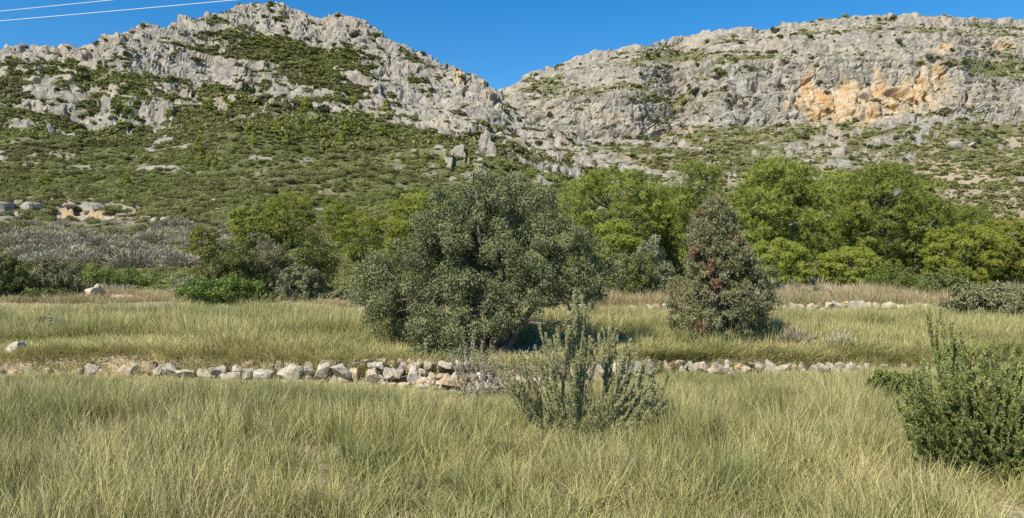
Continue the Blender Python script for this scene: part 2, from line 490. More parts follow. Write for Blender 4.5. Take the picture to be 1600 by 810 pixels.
# share of bare rock over the left hill
US_L = [0, 100, 200, 300, 400, 500, 600, 700, 800, 900, 1000]
ROCK_L = [
    (0, [1.00, 1.00, 1.00, 1.00, 1.00, 1.00, 1.00, 1.00, 1.00, 1.00, 1.00]),
    (40, [1.00, 1.00, 1.00, 1.00, 0.95, 0.95, 1.00, 1.00, 1.00, 1.00, 1.00]),
    (65, [1.00, 1.00, 0.90, 0.85, 0.45, 0.85, 0.95, 1.00, 1.00, 1.00, 1.00]),
    (85, [0.95, 0.95, 0.85, 0.95, 0.45, 0.30, 0.90, 1.00, 1.00, 1.00, 1.00]),
    (105, [0.79, 0.81, 0.87, 0.93, 0.79, 0.30, 0.72, 0.98, 1.00, 1.00, 1.00]),
    (125, [0.49, 0.53, 0.67, 0.85, 0.83, 0.46, 0.68, 0.92, 0.95, 1.00, 1.00]),
    (145, [0.65, 0.63, 0.59, 0.73, 0.81, 0.56, 0.74, 0.88, 0.92, 0.95, 1.00]),
    (165, [0.77, 0.73, 0.59, 0.63, 0.67, 0.52, 0.78, 0.88, 0.92, 0.92, 0.95]),
    (185, [0.73, 0.71, 0.63, 0.57, 0.53, 0.44, 0.72, 0.86, 0.90, 0.90, 0.92]),
    (205, [0.52, 0.54, 0.48, 0.40, 0.34, 0.32, 0.58, 0.82, 0.86, 0.88, 0.90]),
    (225, [0.36, 0.38, 0.34, 0.30, 0.28, 0.24, 0.42, 0.68, 0.82, 0.84, 0.88]),
    (250, [0.26, 0.28, 0.27, 0.26, 0.25, 0.22, 0.36, 0.46, 0.66, 0.76, 0.82]),
    (275, [0.24, 0.25, 0.26, 0.25, 0.25, 0.24, 0.36, 0.36, 0.48, 0.63, 0.74]),
    (300, [0.30, 0.30, 0.28, 0.26, 0.25, 0.25, 0.25, 0.25, 0.28, 0.34, 0.50]),
    (325, [0.62, 0.56, 0.46, 0.42, 0.34, 0.25, 0.25, 0.25, 0.25, 0.25, 0.30]),
    (345, [0.42, 0.48, 0.50, 0.38, 0.28, 0.24, 0.20, 0.20, 0.20, 0.20, 0.20]),
    (370, [.05] * 11),
    (480, [.0] * 11)]
US_R = [780, 880, 960, 1050, 1150, 1250, 1350, 1450, 1550, 1650]
ROCK_R = [
    (15,  [1, 1, 1, 1, 1, .9, .85, .85, .85, .85]),
    (45,  [1, 1, 1, .95, .8, .85, .85, .8, .75, .75]),
    (62,  [1, 1, .95, .9, .8, .9, .9, .9, .85, .8]),
    (75,  [1, .9, .85, .75, .75, .95, .9, .95, .9, .85]),
    (88,  [1, .9, .8, .35, .45, .9, .9, .9, .55, .7]),
    (102, [1, .7, .85, .85, .9, 1, 1, .95, .35, .6]),
    (120, [.9, .65, .8, .8, .95, 1, 1, 1, .8, .8]),
    (135, [.7, .45, .75, .75, .95, 1, 1, 1, .95, .95]),
    (160, [.7, .85, 1, .7, 1, 1, 1, 1, 1, 1]),
    (190, [.7, .9, 1, .7, .95, .95, .95, .85, .85, .85]),
    (205, [.6, .75, .78, .55, .50, .50, .55, .42, .36, .36]),
    (225, [.5, .52, .48, .42, .42, .56, .60, .40, .32, .32]),
    (245, [.5, .48, .44, .38, .36, .42, .42, .34, .30, .26]),
    (270, [.5, .48, .44, .38, .38, .38, .38, .36, .38, .38]),
    (300, [.5, .48, .46, .42, .40, .40, .40, .42, .46, .42]),
    (340, [.4, .4, .4, .38, .38, .38, .38, .38, .38, .38]),
    (390, [.2] * 10),
    (450, [.0] * 10)]

def build_hill(name, nodes_fn, sil, u0, u1, du, rows_per, rock_us, rock_rows, seed, cliff_fn, label, dip=0.0, bench=()):
    u = np.arange(u0, u1, du)
    nd = nodes_fn(u)
    Yr, Zr = [], []
    for k in range(len(nd) - 1):
        t = np.linspace(0, 1, rows_per[k], endpoint=False)[:, None]
        Yr.append(nd[k][0] * (1 - t) + nd[k + 1][0] * t); Zr.append(nd[k][1] * (1 - t) + nd[k + 1][1] * t)
    Yr.append(nd[-1][0][None]); Zr.append(nd[-1][1][None])
    Y = np.concatenate(Yr); Z = np.concatenate(Zr)
    # soften the kinks between the bands (the crest row stays)
    for _ in range(3):
        Y[1:-1] = (Y[:-2] + 2 * Y[1:-1] + Y[2:]) / 4; Z[1:-1] = (Z[:-2] + 2 * Z[1:-1] + Z[2:]) / 4
    U = np.broadcast_to(u, Y.shape)
    X = PX(U, Y)
    V = HZ - (Z - EYE) * F / Y
    P = np.stack([X, Y, Z], -1)
    gx = np.gradient(P, axis=1); gy = np.gradient(P, axis=0)
    Nn = norm(np.cross(gx, gy)); Nn[Nn[..., 2] < 0] *= -1
    x, y, z = X, Y, Z
    # cover
    rt = table(U, V, rock_us, rock_rows)
    n1 = fbm(x / 26, y / 30, z / 9, seed, 5, .6)
    n2 = fbm(x / 7, y / 9, z / 2.6, seed + 30, 4, .6)
    st = (z + dip * x + 5 * fbm(x / 40, y / 40, z / 40, seed + 33, 3)) / 11.0
    fr = st - np.floor(st); fr = np.where(fr > .9, (1 - fr) * 9, fr)          # limestone beds: face, then bench
    st2 = st * 3.1 + .5 * n1; fr2 = st2 - np.floor(st2); fr2 = np.where(fr2 > .85, (1 - fr2) * 5.67, fr2)
    n3 = fbm(x / 2.6, y / 3.2, z / 1.5, seed + 36, 3, .6)
    row = np.concatenate([np.full(rows_per[k], k) for k in range(len(rows_per))] + [[len(rows_per)]])
    rt = rt - .45 * np.isin(row, bench)[:, None] * (.6 + n1)
    cov = rt + .55 * n1 + .42 * n2 + .34 * n3 - .26 * sstep(.28, .05, fr) - .12 * sstep(.3, .05, fr2)
    rock = sstep(.44, .56, cov)
    cl = cliff_fn(U, V)
    steep = cl * rock
    amp = np.clip(Y / 170., .06, 1.) 
    # big ribs and gullies
    big = fbm(x / 55, y / 55, z / 40, seed + 50, 3, .5) * 6.0 + fbm(x / 20, y / 20, z / 14, seed + 55, 3, .5) * 2.6
    fade = sstep(45, 170, Y) * (.12 + .88 * sstep(4, 70, V - np.interp(U, sil[:, 0], sil[:, 1])))
    # blocks on slopes, flutes on cliffs
    wx = x + 1.2 * vnoise(x / 4, y / 4, z / 4, seed + 60); wz = z + 1.0 * vnoise(x / 4 + 40, y / 4, z / 4, seed + 61)
    b1, c1 = cells(wx / 17.0, y / 12.0, (wz + dip * wx) / 6.0, seed + 70)
    b2, c2 = cells(wx / 7.5, y / 6.0, (wz + dip * wx) / 2.6, seed + 71)
    b3, c3 = cells(wx / 2.6, y / 2.4, wz / 1.5, seed + 74)
    blocks = 2.0 * b1 + 1.2 * b2 + .5 * b3 - 1.0 * (1 - c1) - .7 * (1 - c2)
    v1, k1 = cells(wx / 10.0, y / 12.0, wz / 26.0, seed + 72)
    v2, k2 = cells(wx / 4.2, y / 5.0, wz / 11.0, seed + 73)
    smooth = 1 - .75 * np.exp(-((U - 1360) / 110) ** 2 - ((V - 155) / 40) ** 2)
    flutes = 2.1 * v1 + (1.1 * v2 + .6 * b2 + .3 * b3) * smooth - .8 * (1 - k1) - .45 * (1 - k2)
    rockd = blocks * (1 - cl) + flutes * cl + (3.6 * (fr - .5) + 1.3 * (fr2 - .5)) * (1 - .5 * cl)
    soild = fbm(x / 3, y / 3, z / 3, seed + 80, 3) * .5
    # weathering rounds the edges
    def soft(a, n):
        for _ in range(n):
            a = np.pad(a, 1, mode='edge')
            a = (a[:-2] + 2 * a[1:-1] + a[2:]) / 4
            a = (a[:, :-2] + 2 * a[:, 1:-1] + a[:, 2:]) / 4
        return a
    kk = .25 + .55 * cl
    rockd = ((1 - kk) * soft(rockd, 1) + kk * rockd) * (.3 + .82 * sstep(.3, .55, rt))
    d = big * fade * (1 - .35 * cl) + amp * (rock * (rockd + .4) + (1 - rock) * soild) * sstep(40, 90, Y) + soild * .25 * fade
    # overhangs and small caves in the stained wall
    for (pu, pv, ru, rv, dep) in ((1404, 143, 17, 4.5, 7), (1352, 151, 11, 3.5, 5), (1396, 167, 15, 4, 5), (1250, 172, 5, 6, 4), (1512, 150, 4, 10, 4), (1180, 140, 5, 9, 3), (1440, 128, 8, 4, 4)):
        d = d - dep * np.exp(-(((U - pu) / ru) ** 4 + ((V - pv - .25 * (U - pu)) / rv) ** 2)) * (seed == 23)
    P2 = P + Nn * d[..., None]
    nr, nc = Y.shape
    i = np.arange(nr - 1)[:, None] * nc + np.arange(nc - 1)[None]
    Fc = np.stack([i, i + 1, i + nc + 1, i + nc], -1).reshape(-1, 4)
    ochre = ochre_fn(U, V, x, y, z, seed) if ochre_fn else np.zeros_like(Y)
    earth = earth_fn(U, V, x, y, z, seed)
    cover = np.stack([rock, ochre, earth, np.ones_like(rock)], -1).reshape(-1, 4)
    me = mk_mesh(name, P2.reshape(-1, 3), Fc, [M_TERR], False, {'cover': cover})
    o = tag(obj(name, me), label, None, None, 'structure')
    return dict(P=P2, U=U, V=HZ - (P2[..., 2] - EYE) * F / P2[..., 1], rock=rock, N=Nn, obj=o, cl=cl, ncrest=sum(rows_per[:-2]))

def blob(U, V, u, v, ru, rv): return np.exp(-(((U - u) / ru) ** 2 + ((V - v) / rv) ** 2))

def ochre_fn(U, V, x, y, z, s):
    e = 0
    for (u, v, ru, rv, a) in ((1262, 150, 16, 34, 1.2), (1285, 165, 22, 28, 1.0), (1330, 150, 26, 30, 1.1), (1345, 178, 30, 16, 1.1), (1372, 135, 14, 22, .8), (1415, 145, 22, 22, 1.1), (1450, 132, 22, 24, 1.0), (1405, 172, 22, 14, .8),
                              (1440, 175, 30, 12, .7), (1512, 155, 10, 22, .6), (1470, 75, 30, 6, .6), (1560, 72, 40, 8, .6), (1345, 228, 26, 7, .9), (715, 120, 6, 10, 1.1), (1230, 165, 10, 22, .5), (960, 185, 12, 14, .4),
                              (60, 322, 45, 14, .5), (150, 335, 60, 10, .5), (240, 345, 30, 8, .6)):
        e = e + a * blob(U, V, u, v, ru, rv)
    n = fbm(x / 5, y / 8, z / 30, s + 90, 4, .6)
    return sstep(.22, .8, e * 1.15 + .85 * n * (e > .03)) * .95

def earth_fn(U, V, x, y, z, s):
    e = table(U, V, [0, 700, 1000, 1200, 1400, 1600], [(0, [.1, .1, .1, .1, .1, .1]), (180, [.15, .15, .3, .3, .3, .3]), (240, [.1, .1, .3, .35, .4, .5]), (270, [.1, .1, .3, .4, .6, .8]), (320, [.75, .2, .3, .4, .7, .8]), (350, [.7, .2, .2, .3, .4, .4]), (380, [.3] * 6), (450, [.3] * 6)])
    return sstep(.35, .65, e + .5 * fbm(x / 16, y / 22, z / 5, s + 95, 4))

def cliff_l(U, V):
    rv = np.interp(U, SIL_L[:, 0], SIL_L[:, 1])
    a = sstep(62, 30, V - rv) * sstep(320, 420, U) * sstep(800, 770, U)
    return a
def cliff_r(U, V):
    a = sstep(214, 198, V) * sstep(830, 900, U)
    return a * (.35 + .65 * sstep(np.where(U < 1090, 128, 78), np.where(U < 1090, 150, 98), V))

HL = build_hill('rocky_hillside', left_nodes, SIL_L, -330, 1330, 1.7, [14, 30, 34, 36, 60, 46, 6, 4], US_L, ROCK_L, 11, cliff_l, 'scrub covered hillside rising to a pale limestone ridge on the left', .16)
HR = build_hill('limestone_mountain', right_nodes, SIL_R, 640, 1930, 1.8, [8, 12, 20, 26, 74, 12, 34, 10, 18, 5, 4], US_R, ROCK_R, 23, cliff_r, 'broad limestone mountain with vertical cliffs on the right', -.05, (5, 7))

# ------------------------------------------------------------------ near ground: two terraces held by dry stone walls
W1 = np.array([(-60, 12.5), (-9, 12.0), (-7.4, 11.75), (-5.5, 11.45), (-3.4, 11.15), (-1.8, 10.7), (-.7, 10.45), (.2, 10.9), (1.4, 11.6), (2.4, 12.0), (4, 12.2), (6.5, 12.35), (60, 12.6)])
W2 = np.array([(-60, 22), (-8, 21), (-5, 20.6), (-1, 20.4), (3, 20.3), (6, 20.8), (11, 21.2), (60, 22)])
def w1y(X): return np.interp(X, W1[:, 0], W1[:, 1])
def w2y(X): return np.interp(X, W2[:, 0], W2[:, 1])

def near_z(X, Y):
    X = np.asarray(X, float); Y = np.asarray(Y, float)
    a = Y - w1y(X); b = Y - w2y(X)
    h1 = .27 + .05 * np.sin(X * .8) - .07 * sstep(1, 4, X)
    z = .05 * fbm(X / 2.2, Y / 2.2, X * 0, 5, 3) + .03 * np.sin(X * .5 + Y * .3)
    z = z + h1 * sstep(.02, .22, a) + .012 * np.clip(a, 0, 9)
    z = z + .24 * sstep(.02, .25, b) + .010 * np.clip(b, 0, 6)
    return z

def ground_z(u, Y):
    X = PX(u, Y)
    z = float(near_z(X, Y)) if Y < 27 else -9
    return max(z, node_z(left_nodes, u, Y) if Y > 23.5 and u < 1450 else -9, node_z(right_nodes, u, Y) if Y > 23 and u > 1000 else -9)

def build_ground():
    xs = np.concatenate([[-3000, -900, -300, -120, -60, -40], np.arange(-30, 30.01, .16), [40, 60, 120, 300, 900, 3000]])
    ys = np.concatenate([[-3000, -900, -300, -100, -40, -15, -6], np.arange(-2, 27, .13), [28, 30, 34, 40, 60, 120, 300, 900, 3000]])
    Xg, Yg = np.meshgrid(xs, ys)
    Zg = near_z(np.clip(Xg, -60, 60), np.clip(Yg, -10, 27))
    Zg = Zg - np.clip(Yg - 26, 0, 60) * .12
    nr, nc = Xg.shape
    i = np.arange(nr - 1)[:, None] * nc + np.arange(nc - 1)[None]
    Fc = np.stack([i, i + 1, i + nc + 1, i + nc], -1).reshape(-1, 4)
    me = mk_mesh('ground', np.stack([Xg, Yg, Zg], -1).reshape(-1, 3), Fc, [M_SOIL], True)
    tag(obj('ground', me), 'stony tan soil of the grassy terraces', None, None, 'structure')
build_ground()

# ------------------------------------------------------------------ scattering (uncountable cover only)
def scatter(name, protos, pts, rot, scl, idx, label, cat):
    pc = bpy.data.collections.new(name + '_kinds')
    for p in protos:
        pc.objects.link(p)
    names = sorted(range(len(protos)), key=lambda k: protos[k].name)
    me = bpy.data.meshes.new(name)
    me.vertices.add(len(pts)); me.vertices.foreach_set('co', np.asarray(pts, np.float32).ravel())
    a = me.attributes.new('turn', 'FLOAT_VECTOR', 'POINT'); a.data.foreach_set('vector', np.asarray(rot, np.float32).ravel())
    a = me.attributes.new('size', 'FLOAT_VECTOR', 'POINT'); a.data.foreach_set('vector', np.asarray(scl, np.float32).ravel())
    a = me.attributes.new('which', 'INT', 'POINT'); a.data.foreach_set('value', np.asarray(idx, np.int32))
    o = obj(name, me)
    ng = bpy.data.node_groups.new(name, 'GeometryNodeTree')
    ng.interface.new_socket('Geometry', in_out='INPUT', socket_type='NodeSocketGeometry')
    ng.interface.new_socket('Geometry', in_out='OUTPUT', socket_type='NodeSocketGeometry')
    nn, lk = ng.nodes, ng.links
    gi = nn.new('NodeGroupInput'); go = nn.new('NodeGroupOutput')
    ci_ = nn.new('GeometryNodeCollectionInfo'); ci_.inputs['Collection'].default_value = pc
    ci_.inputs['Separate Children'].default_value = True; ci_.inputs['Reset Children'].default_value = True
    ip = nn.new('GeometryNodeInstanceOnPoints'); ip.inputs['Pick Instance'].default_value = True
    def na(nm, t):
        q = nn.new('GeometryNodeInputNamedAttribute'); q.data_type = t; q.inputs['Name'].default_value = nm; return q.outputs['Attribute']
    er = nn.new('FunctionNodeEulerToRotation')
    lk.new(na('turn', 'FLOAT_VECTOR'), er.inputs[0])
    lk.new(gi.outputs[0], ip.inputs['Points']); lk.new(ci_.outputs[0], ip.inputs['Instance'])
    lk.new(na('which', 'INT'), ip.inputs['Instance Index']); lk.new(er.outputs[0], ip.inputs['Rotation'])
    lk.new(na('size', 'FLOAT_VECTOR'), ip.inputs['Scale']); lk.new(ip.outputs[0], go.inputs[0])
    md = o.modifiers.new('scatter', 'NODES'); md.node_group = ng
    tag(o, label, cat, None, 'stuff')
    return o

# ------------------------------------------------------------------ plant builders
def leafball(rng, centers, radii, n, L, W, up=.35, shell=.55, flat=1.0, jitter=.42):
    """n leaves spread through clumps given by centres and radii; returns verts, faces, rnd"""
    centers = np.asarray(centers, float); radii = np.asarray(radii, float)
    p = radii ** 2; p = p / p.sum()
    k = rng.choice(len(centers), n, p=p)
    d = norm(rng.normal(0, 1, (n, 3)))
    r = (shell + (1 - shell) * rng.random(n)) * radii[k]
    off = d * r[:, None]; off[:, 2] *= flat
    Pp = centers[k] + off
    Nn = norm(d + rng.normal(0, jitter, (n, 3)) + np.array([0, 0, up]))
    D = norm(np.cross(Nn, rng.normal(0, 1, (n, 3))) + d * .5 + np.array([0, 0, up]))
    s = rng.uniform(.7, 1.25, n)
    V, Fc = leaves(Pp, D, Nn, L * s, W * s)
    clump = rng.random(len(centers))
    rnd = np.clip(.55 * rng.random(n) + .45 * clump[k], 0, 1)
    return V, Fc, np.repeat(rnd, 4)

def clumps_on(rng, ell, per, rlo, rhi, squash=1.0, inner=.72):
    """small clumps on the skins of ellipsoids ell = [(x,y,z, rx,ry,rz)]"""
    C, R = [], []
    for e in ell:
        c = np.array(e[:3]); r = np.array(e[3:])
        area = (r[0] * r[1] + r[1] * r[2] + r[0] * r[2]) / 3
        n = max(4, int(per * area))
        d = norm(rng.normal(0, 1, (n, 3)))
        q = c + d * r * rng.uniform(inner, 1.04, (n, 1))
        C.append(q); R.append(rng.uniform(rlo, rhi, n))
    return np.concatenate(C), np.concatenate(R)

def shrub_mesh(name, mat, W, D, H, seed, nleaf, L, Wl, lobes=7, per=16, rc=(.16, .3), up=.35, shell=.45, wide=False):
    rng = np.random.default_rng(seed)
    ell = [(0, 0, H * .45, W * .36, D * .36, H * .45)]
    for i in range(lobes):
        a = i / lobes * 6.283 + rng.uniform(-.4, .4); q = rng.uniform(.45, .8)
        r = rng.uniform(.22, .34)
        zc = rng.uniform(.2, .66) * H
        ell.append((math.cos(a) * W * .5 * q * .8, math.sin(a) * D * .5 * q * .8, zc, W * r * .8, D * r * .8, min(H * r, zc + .1 * H, (H - zc))))
    s = (W + D + H) / 3
    C, R = clumps_on(rng, ell, per / (s * s) * 12, rc[0] * s / 2.2, rc[1] * s / 2.2)
    R = R * .8
    keep = C[:, 2] > .02; C, R = C[keep], R[keep]
    V, Fc, rnd = leafball(rng, C, R, nleaf, L, Wl, up, shell)
    V[:, 2] = np.maximum(V[:, 2], .01)
    # a few stems inside
    acc = Acc()
    for i in range(7):
        e = ell[i % len(ell)]
        acc.add(tube(bent((rng.uniform(-.1, .1), rng.uniform(-.1, .1), -.05), e[:3], 5, .04 * s, rng), np.linspace(.035, .01, 5) * s, 5))
    tv, tf = np.concatenate(acc.V), np.concatenate(acc.F)
    me = mk_mesh(name, np.concatenate([V, tv]), np.concatenate([Fc, tf + len(V)]), [mat, M_BARK], False,
                 {'rnd': np.concatenate([rnd, np.zeros(len(tv))])}, np.concatenate([np.zeros(len(Fc)), np.ones(len(tf))]))
    return me

def pine_meshes(seed, W, H, npads, nneedle, mat, L=.115, Wn=.024, top=.62, pad=(.095, .15), low=.06, D=None):
    rng = np.random.default_rng(seed)
    D = D or W
    nneedle = int(nneedle * 2.05)
    C, R = [], []
    tries = 0
    while len(C) < npads and tries < 8000:
        tries += 1
        t = rng.uniform(low, 1.0)
        # broad rounded crown
        prof = math.sin(min(1, (t - low + .07) / (top - low + .05)) * math.pi / 2) if t < top else math.sqrt(max(0, 1 - ((t - top) / (1.02 - top)) ** 2))
        a = rng.uniform(0, 6.283); q = rng.uniform(.55, 1.0) ** .6
        r = rng.uniform(*pad) * H
        lump = 1 + .16 * math.sin(a * 3 + seed) + .1 * math.sin(a * 5 + t * 6)
        p = np.array([math.cos(a) * (W * .5 - r * .6) * prof * q * lump, math.sin(a) * (D * .5 - r * .6) * prof * q * lump, t * (H - r * .5)])
        if all(np.linalg.norm((p - c) * np.array([1, 1, 1.5])) > .74 * (r + s_) for c, s_ in zip(C, R)) or rng.random() < .012:
            C.append(p); R.append(r)
    C = np.array(C); R = np.array(R)
    # every pad is a cluster of twig tufts
    TC, TR, TP = [], [], []
    for k, (c, r) in enumerate(zip(C, R)):
        n = 44
        d = norm(rng.normal(0, 1, (n, 3)) + np.array([0, 0, .6]))
        TC.append(c + d * r * rng.uniform(.55, 1.0, (n, 1)) * np.array([1.12, 1.12, .55])); TR.append(np.full(n, r * .22)); TP.append(np.full(n, k))
    TC, TR, TP = np.concatenate(TC), np.concatenate(TR), np.concatenate(TP)
    k = rng.integers(0, len(TC), nneedle)
    d = norm(rng.normal(0, 1, (nneedle, 3)) + np.array([0, 0, .45]))
    Pp = TC[k] + d * (TR[k] * rng.uniform(.2, 1.0, nneedle))[:, None]
    pd = norm((Pp - C[TP[k]]) * np.array([1, 1, 1.6]))
    Nn = norm(rng.normal(0, .38, (nneedle, 3)) + pd + d * .3 + np.array([0, 0, .2]))
    s = rng.uniform(.7, 1.3, nneedle)
    V, Fc = needles(Pp, d, Nn, L * s, Wn * s)
    tone = rng.random(len(C))
    rnd = np.clip(.5 * rng.random(nneedle) + .5 * tone[TP[k]], 0, 1)
    crown = mk_mesh('crown', V, Fc, [mat], False, {'rnd': np.repeat(rnd, 3)})
    acc = Acc()
    lean = rng.uniform(-.04, .04, 2) * H
    tp = bent((0, 0, -.15), (lean[0], lean[1], H * .86), 8, .012 * H, rng)
    acc.add(tube(tp, np.linspace(.026, .006, 8) * H, 8))
    for c in C[::2]:
        j = int(np.clip(c[2] / (H * .86) * 7 - 1.2, 1, 6))
        acc.add(tube(bent(tp[j], c - np.array([0, 0, .02 * H]), 5, .012 * H, rng), np.linspace(.009, .003, 5) * H, 5))
    return crown, acc.mesh('trunk', [M_PBARK])

def tree_thing(name, meshes, loc, label, cat, group=None, rz=0., sc=1.0, parts=('crown', 'trunk')):
    r = empty(name, loc, rz)
    r.scale = (sc, sc, sc) if isinstance(sc, (int, float)) else sc
    for pn, me in zip(parts, meshes):
        obj(pn, me, r)
    return tag(r, label, cat, group)

def at_ground(u, Y, sink=0.03):
    return (PX(u, Y), Y, ground_z(u, Y) - sink)

def height_for(u, Y, vtop):
    return PZ(vtop, Y) - ground_z(u, Y)

# ------------------------------------------------------------------ places on the hills
def on_hill(Hh, u, v):
    c = int(np.argmin(np.abs(Hh['U'][0] - u)))
    col = Hh['V'][:Hh['ncrest'] + 1, c]
    r = int(np.argmin(np.abs(col - v)))
    return Hh['P'][r, c]

# ------------------------------------------------------------------ dry stone walls and boulders
def stone_mesh(name, seed, n, mat, rough=.07, power=5.0, cuts=9):
    rng = np.random.default_rng(seed)
    g = np.linspace(-1, 1, n + 1)
    V, Fc, idx = [], [], {}
    def vid(p):
        k = tuple(np.round(p, 5))
        if k not in idx:
            idx[k] = len(V); V.append(p)
        return idx[k]
    for ax in range(3):
        for s in (-1, 1):
            for i in range(n):
                for j in range(n):
                    q = []
                    for (a, b) in ((i, j), (i + 1, j), (i + 1, j + 1), (i, j + 1)):
                        p = [0, 0, 0]; p[ax] = s; p[(ax + 1) % 3] = g[a]; p[(ax + 2) % 3] = g[b]
                        q.append(vid(np.array(p, float)))
                    Fc.append(q if s > 0 else q[::-1])
    V = np.array(V)
    V = V / (np.abs(V) ** power).sum(1, keepdims=True) ** (1 / power)
    for _ in range(cuts):
        nn = norm(rng.normal(0, 1, (1, 3)))[0]; d = rng.uniform(.5, .95)
        V -= np.maximum(0, V @ nn - d)[:, None] * nn
    V += norm(V) * (fbm(V[:, 0] * 1.7 + seed, V[:, 1] * 1.7, V[:, 2] * 1.7, seed, 3) * rough * 2.2)[:, None]
    return mk_mesh(name, V * .5, np.array(Fc), [mat], False)

STONES = [stone_mesh('stone', 100 + i, 5, M_STONE) for i in range(9)]
OCHRES = [stone_mesh('stone', 140 + i, 5, M_OCHRE) for i in range(4)]
HROCK = [stone_mesh('stone', 120 + i, 5, M_HROCK, .09) for i in range(8)]
SMALLS = [stone_mesh('stone', 160 + i, 3, M_STONE) for i in range(7)]
SMALLO = [stone_mesh('stone', 180 + i, 3, M_OCHRE) for i in range(4)]

def px_stone(parent, me, u0, v0, u1, v1, Y, dep=None, ry=.1):
    w = (u1 - u0) / F * Y; h = (v1 - v0) / F * Y
    d = dep or (.6 * w + .4 * h)
    o = obj('stone', me, parent, (PX((u0 + u1) / 2, Y), Y, PZ((v0 + v1) / 2, Y)), 0, (w * 1.2, d * 1.15, h * 1.25))
    o.rotation_euler = (random.uniform(-.25, .25), random.uniform(-ry, ry) * 2, random.choice((0, math.pi)) + random.uniform(-.25, .25))
    return o

wall1 = tag(empty('dry_stone_wall', (0, 0, 0)), 'low crumbling pale dry stone wall between the two grass terraces', 'stone wall')
BIG = [(341, 571, 359, 583), (343, 581, 376, 592), (360, 572, 378, 582), (377, 575, 403, 593), (401, 574, 435, 595), (436, 572, 478, 595), (478, 568, 493, 589), (493, 566, 521, 592), (520, 569, 550, 590),
       (566, 573, 600, 602), (576, 566, 594, 577), (590, 566, 602, 576), (601, 576, 620, 597), (619, 575, 632, 591), (638, 574, 657, 597), (683, 597, 695, 616), (655, 576, 668, 586), (460, 595, 484, 604),
       (485, 596, 502, 603), (561, 597, 578, 605), (524, 588, 548, 600), (435, 592, 462, 603), (400, 592, 432, 603), (650, 602, 668, 609), (671, 605, 683, 613), (700, 603, 716, 614), (595, 598, 606, 605), (583, 586, 604, 598),
       (730, 600, 752, 613), (752, 588, 778, 606), (775, 598, 800, 610), (800, 586, 822, 600), (668, 590, 684, 602)]
OCH = [(548, 572, 565, 596), (618, 597, 641, 608), (690, 589, 736, 604), (513, 562, 524, 571), (568, 561, 581, 569), (502, 585, 520, 596), (607, 596, 620, 606), (716, 600, 738, 612), (822, 588, 850, 606), (880, 570, 902, 592)]
for k, s in enumerate(BIG):
    px_stone(wall1, STONES[k % 9], *s, float(w1y(PX((s[0] + s[2]) / 2, 11))) - .02 - (.12 if s[1] > 591 else 0))
for k, s in enumerate(OCH):
    px_stone(wall1, OCHRES[k % 4], *s, float(w1y(PX((s[0] + s[2]) / 2, 11))) - .03 - (.1 if s[1] > 591 else 0))
random.seed(3)
def stone_run(parent, u, u1, vtop, vbase, Yf, wlo, whi, och=.2, skip=.12, courses=1):
    while u < u1:
        w = random.uniform(wlo, whi)
        f = (u + w / 2 - (u1 - 1)) 
        vt = vtop(u) if callable(vtop) else vtop
        vb = vbase(u) if callable(vbase) else vbase
        for c in range(courses):
            if random.random() < skip: continue
            hh = (vb - vt) / courses
            y0 = vt + c * hh + random.uniform(-.25, .25) * hh
            uu = u + random.uniform(-.3, .3) * w
            Y = Yf(PX(uu + w / 2, 12 if vb > 520 else 20.5))
            lib = SMALLO if random.random() < och else SMALLS
            px_stone(parent, random.choice(lib), uu, y0, uu + w, y0 + hh * random.uniform(.9, 1.5), float(Y) - .04 * c, ry=.25)
        u += w * random.uniform(.85, 1.05)
stone_run(wall1, -60, 130, 575, 585, w1y, 10, 24, .25, .35)
stone_run(wall1, 132, 345, lambda u: 571 + 2 * math.sin(u * .05), 588, lambda X: w1y(X) - .08, 14, 34, .2, .08)
stone_run(wall1, 345, 690, 588, 602, lambda X: w1y(X) - .06, 9, 18, .4, .35)
stone_run(wall1, 500, 745, 562, 572, lambda X: w1y(X) + .16, 8, 17, .45, .2)
stone_run(wall1, 340, 690, 566, 578, lambda X: w1y(X) + .1, 9, 18, .3, .25)
stone_run(wall1, 640, 760, 584, 602, lambda X: w1y(X) - .03, 9, 20, .45, .15, 2)
stone_run(wall1, 850, 1045, 568, 586, w1y, 10, 22, .35, .2)
stone_run(wall1, 1030, 1440, lambda u: 564 + (u - 1030) * .018, lambda u: 575 + (u - 1030) * .018, lambda X: w1y(X) - .06, 7, 22, .3, .12)
stone_run(wall1, 1050, 1420, lambda u: 571 + (u - 1050) * .018, lambda u: 582 + (u - 1050) * .018, lambda X: w1y(X) - .16, 6, 14, .45, .55)

wall2r = tag(empty('dry_stone_wall', (0, 0, 0)), 'farther ochre dry stone wall edging the upper terrace behind the juniper', 'stone wall')
stone_run(wall2r, 985, 1070, 477, 501, w2y, 9, 17, .6, .05, 3)
stone_run(wall2r, 1190, 1450, lambda u: 475 - 4 * math.exp(-((u - 1330) / 40) ** 2), lambda u: 492 - .01 * (u - 1190), w2y, 9, 22, .6, .10, 2)
px_stone(wall2r, STONES[3], 1328, 471, 1352, 492, 20.5)
wall2l = tag(empty('dry_stone_wall', (0, 0, 0)), 'short pale wall stretch behind the grass left of the wild olive', 'stone wall')
stone_run(wall2l, 418, 600, 482, 502, w2y, 9, 20, .45, .1, 2)

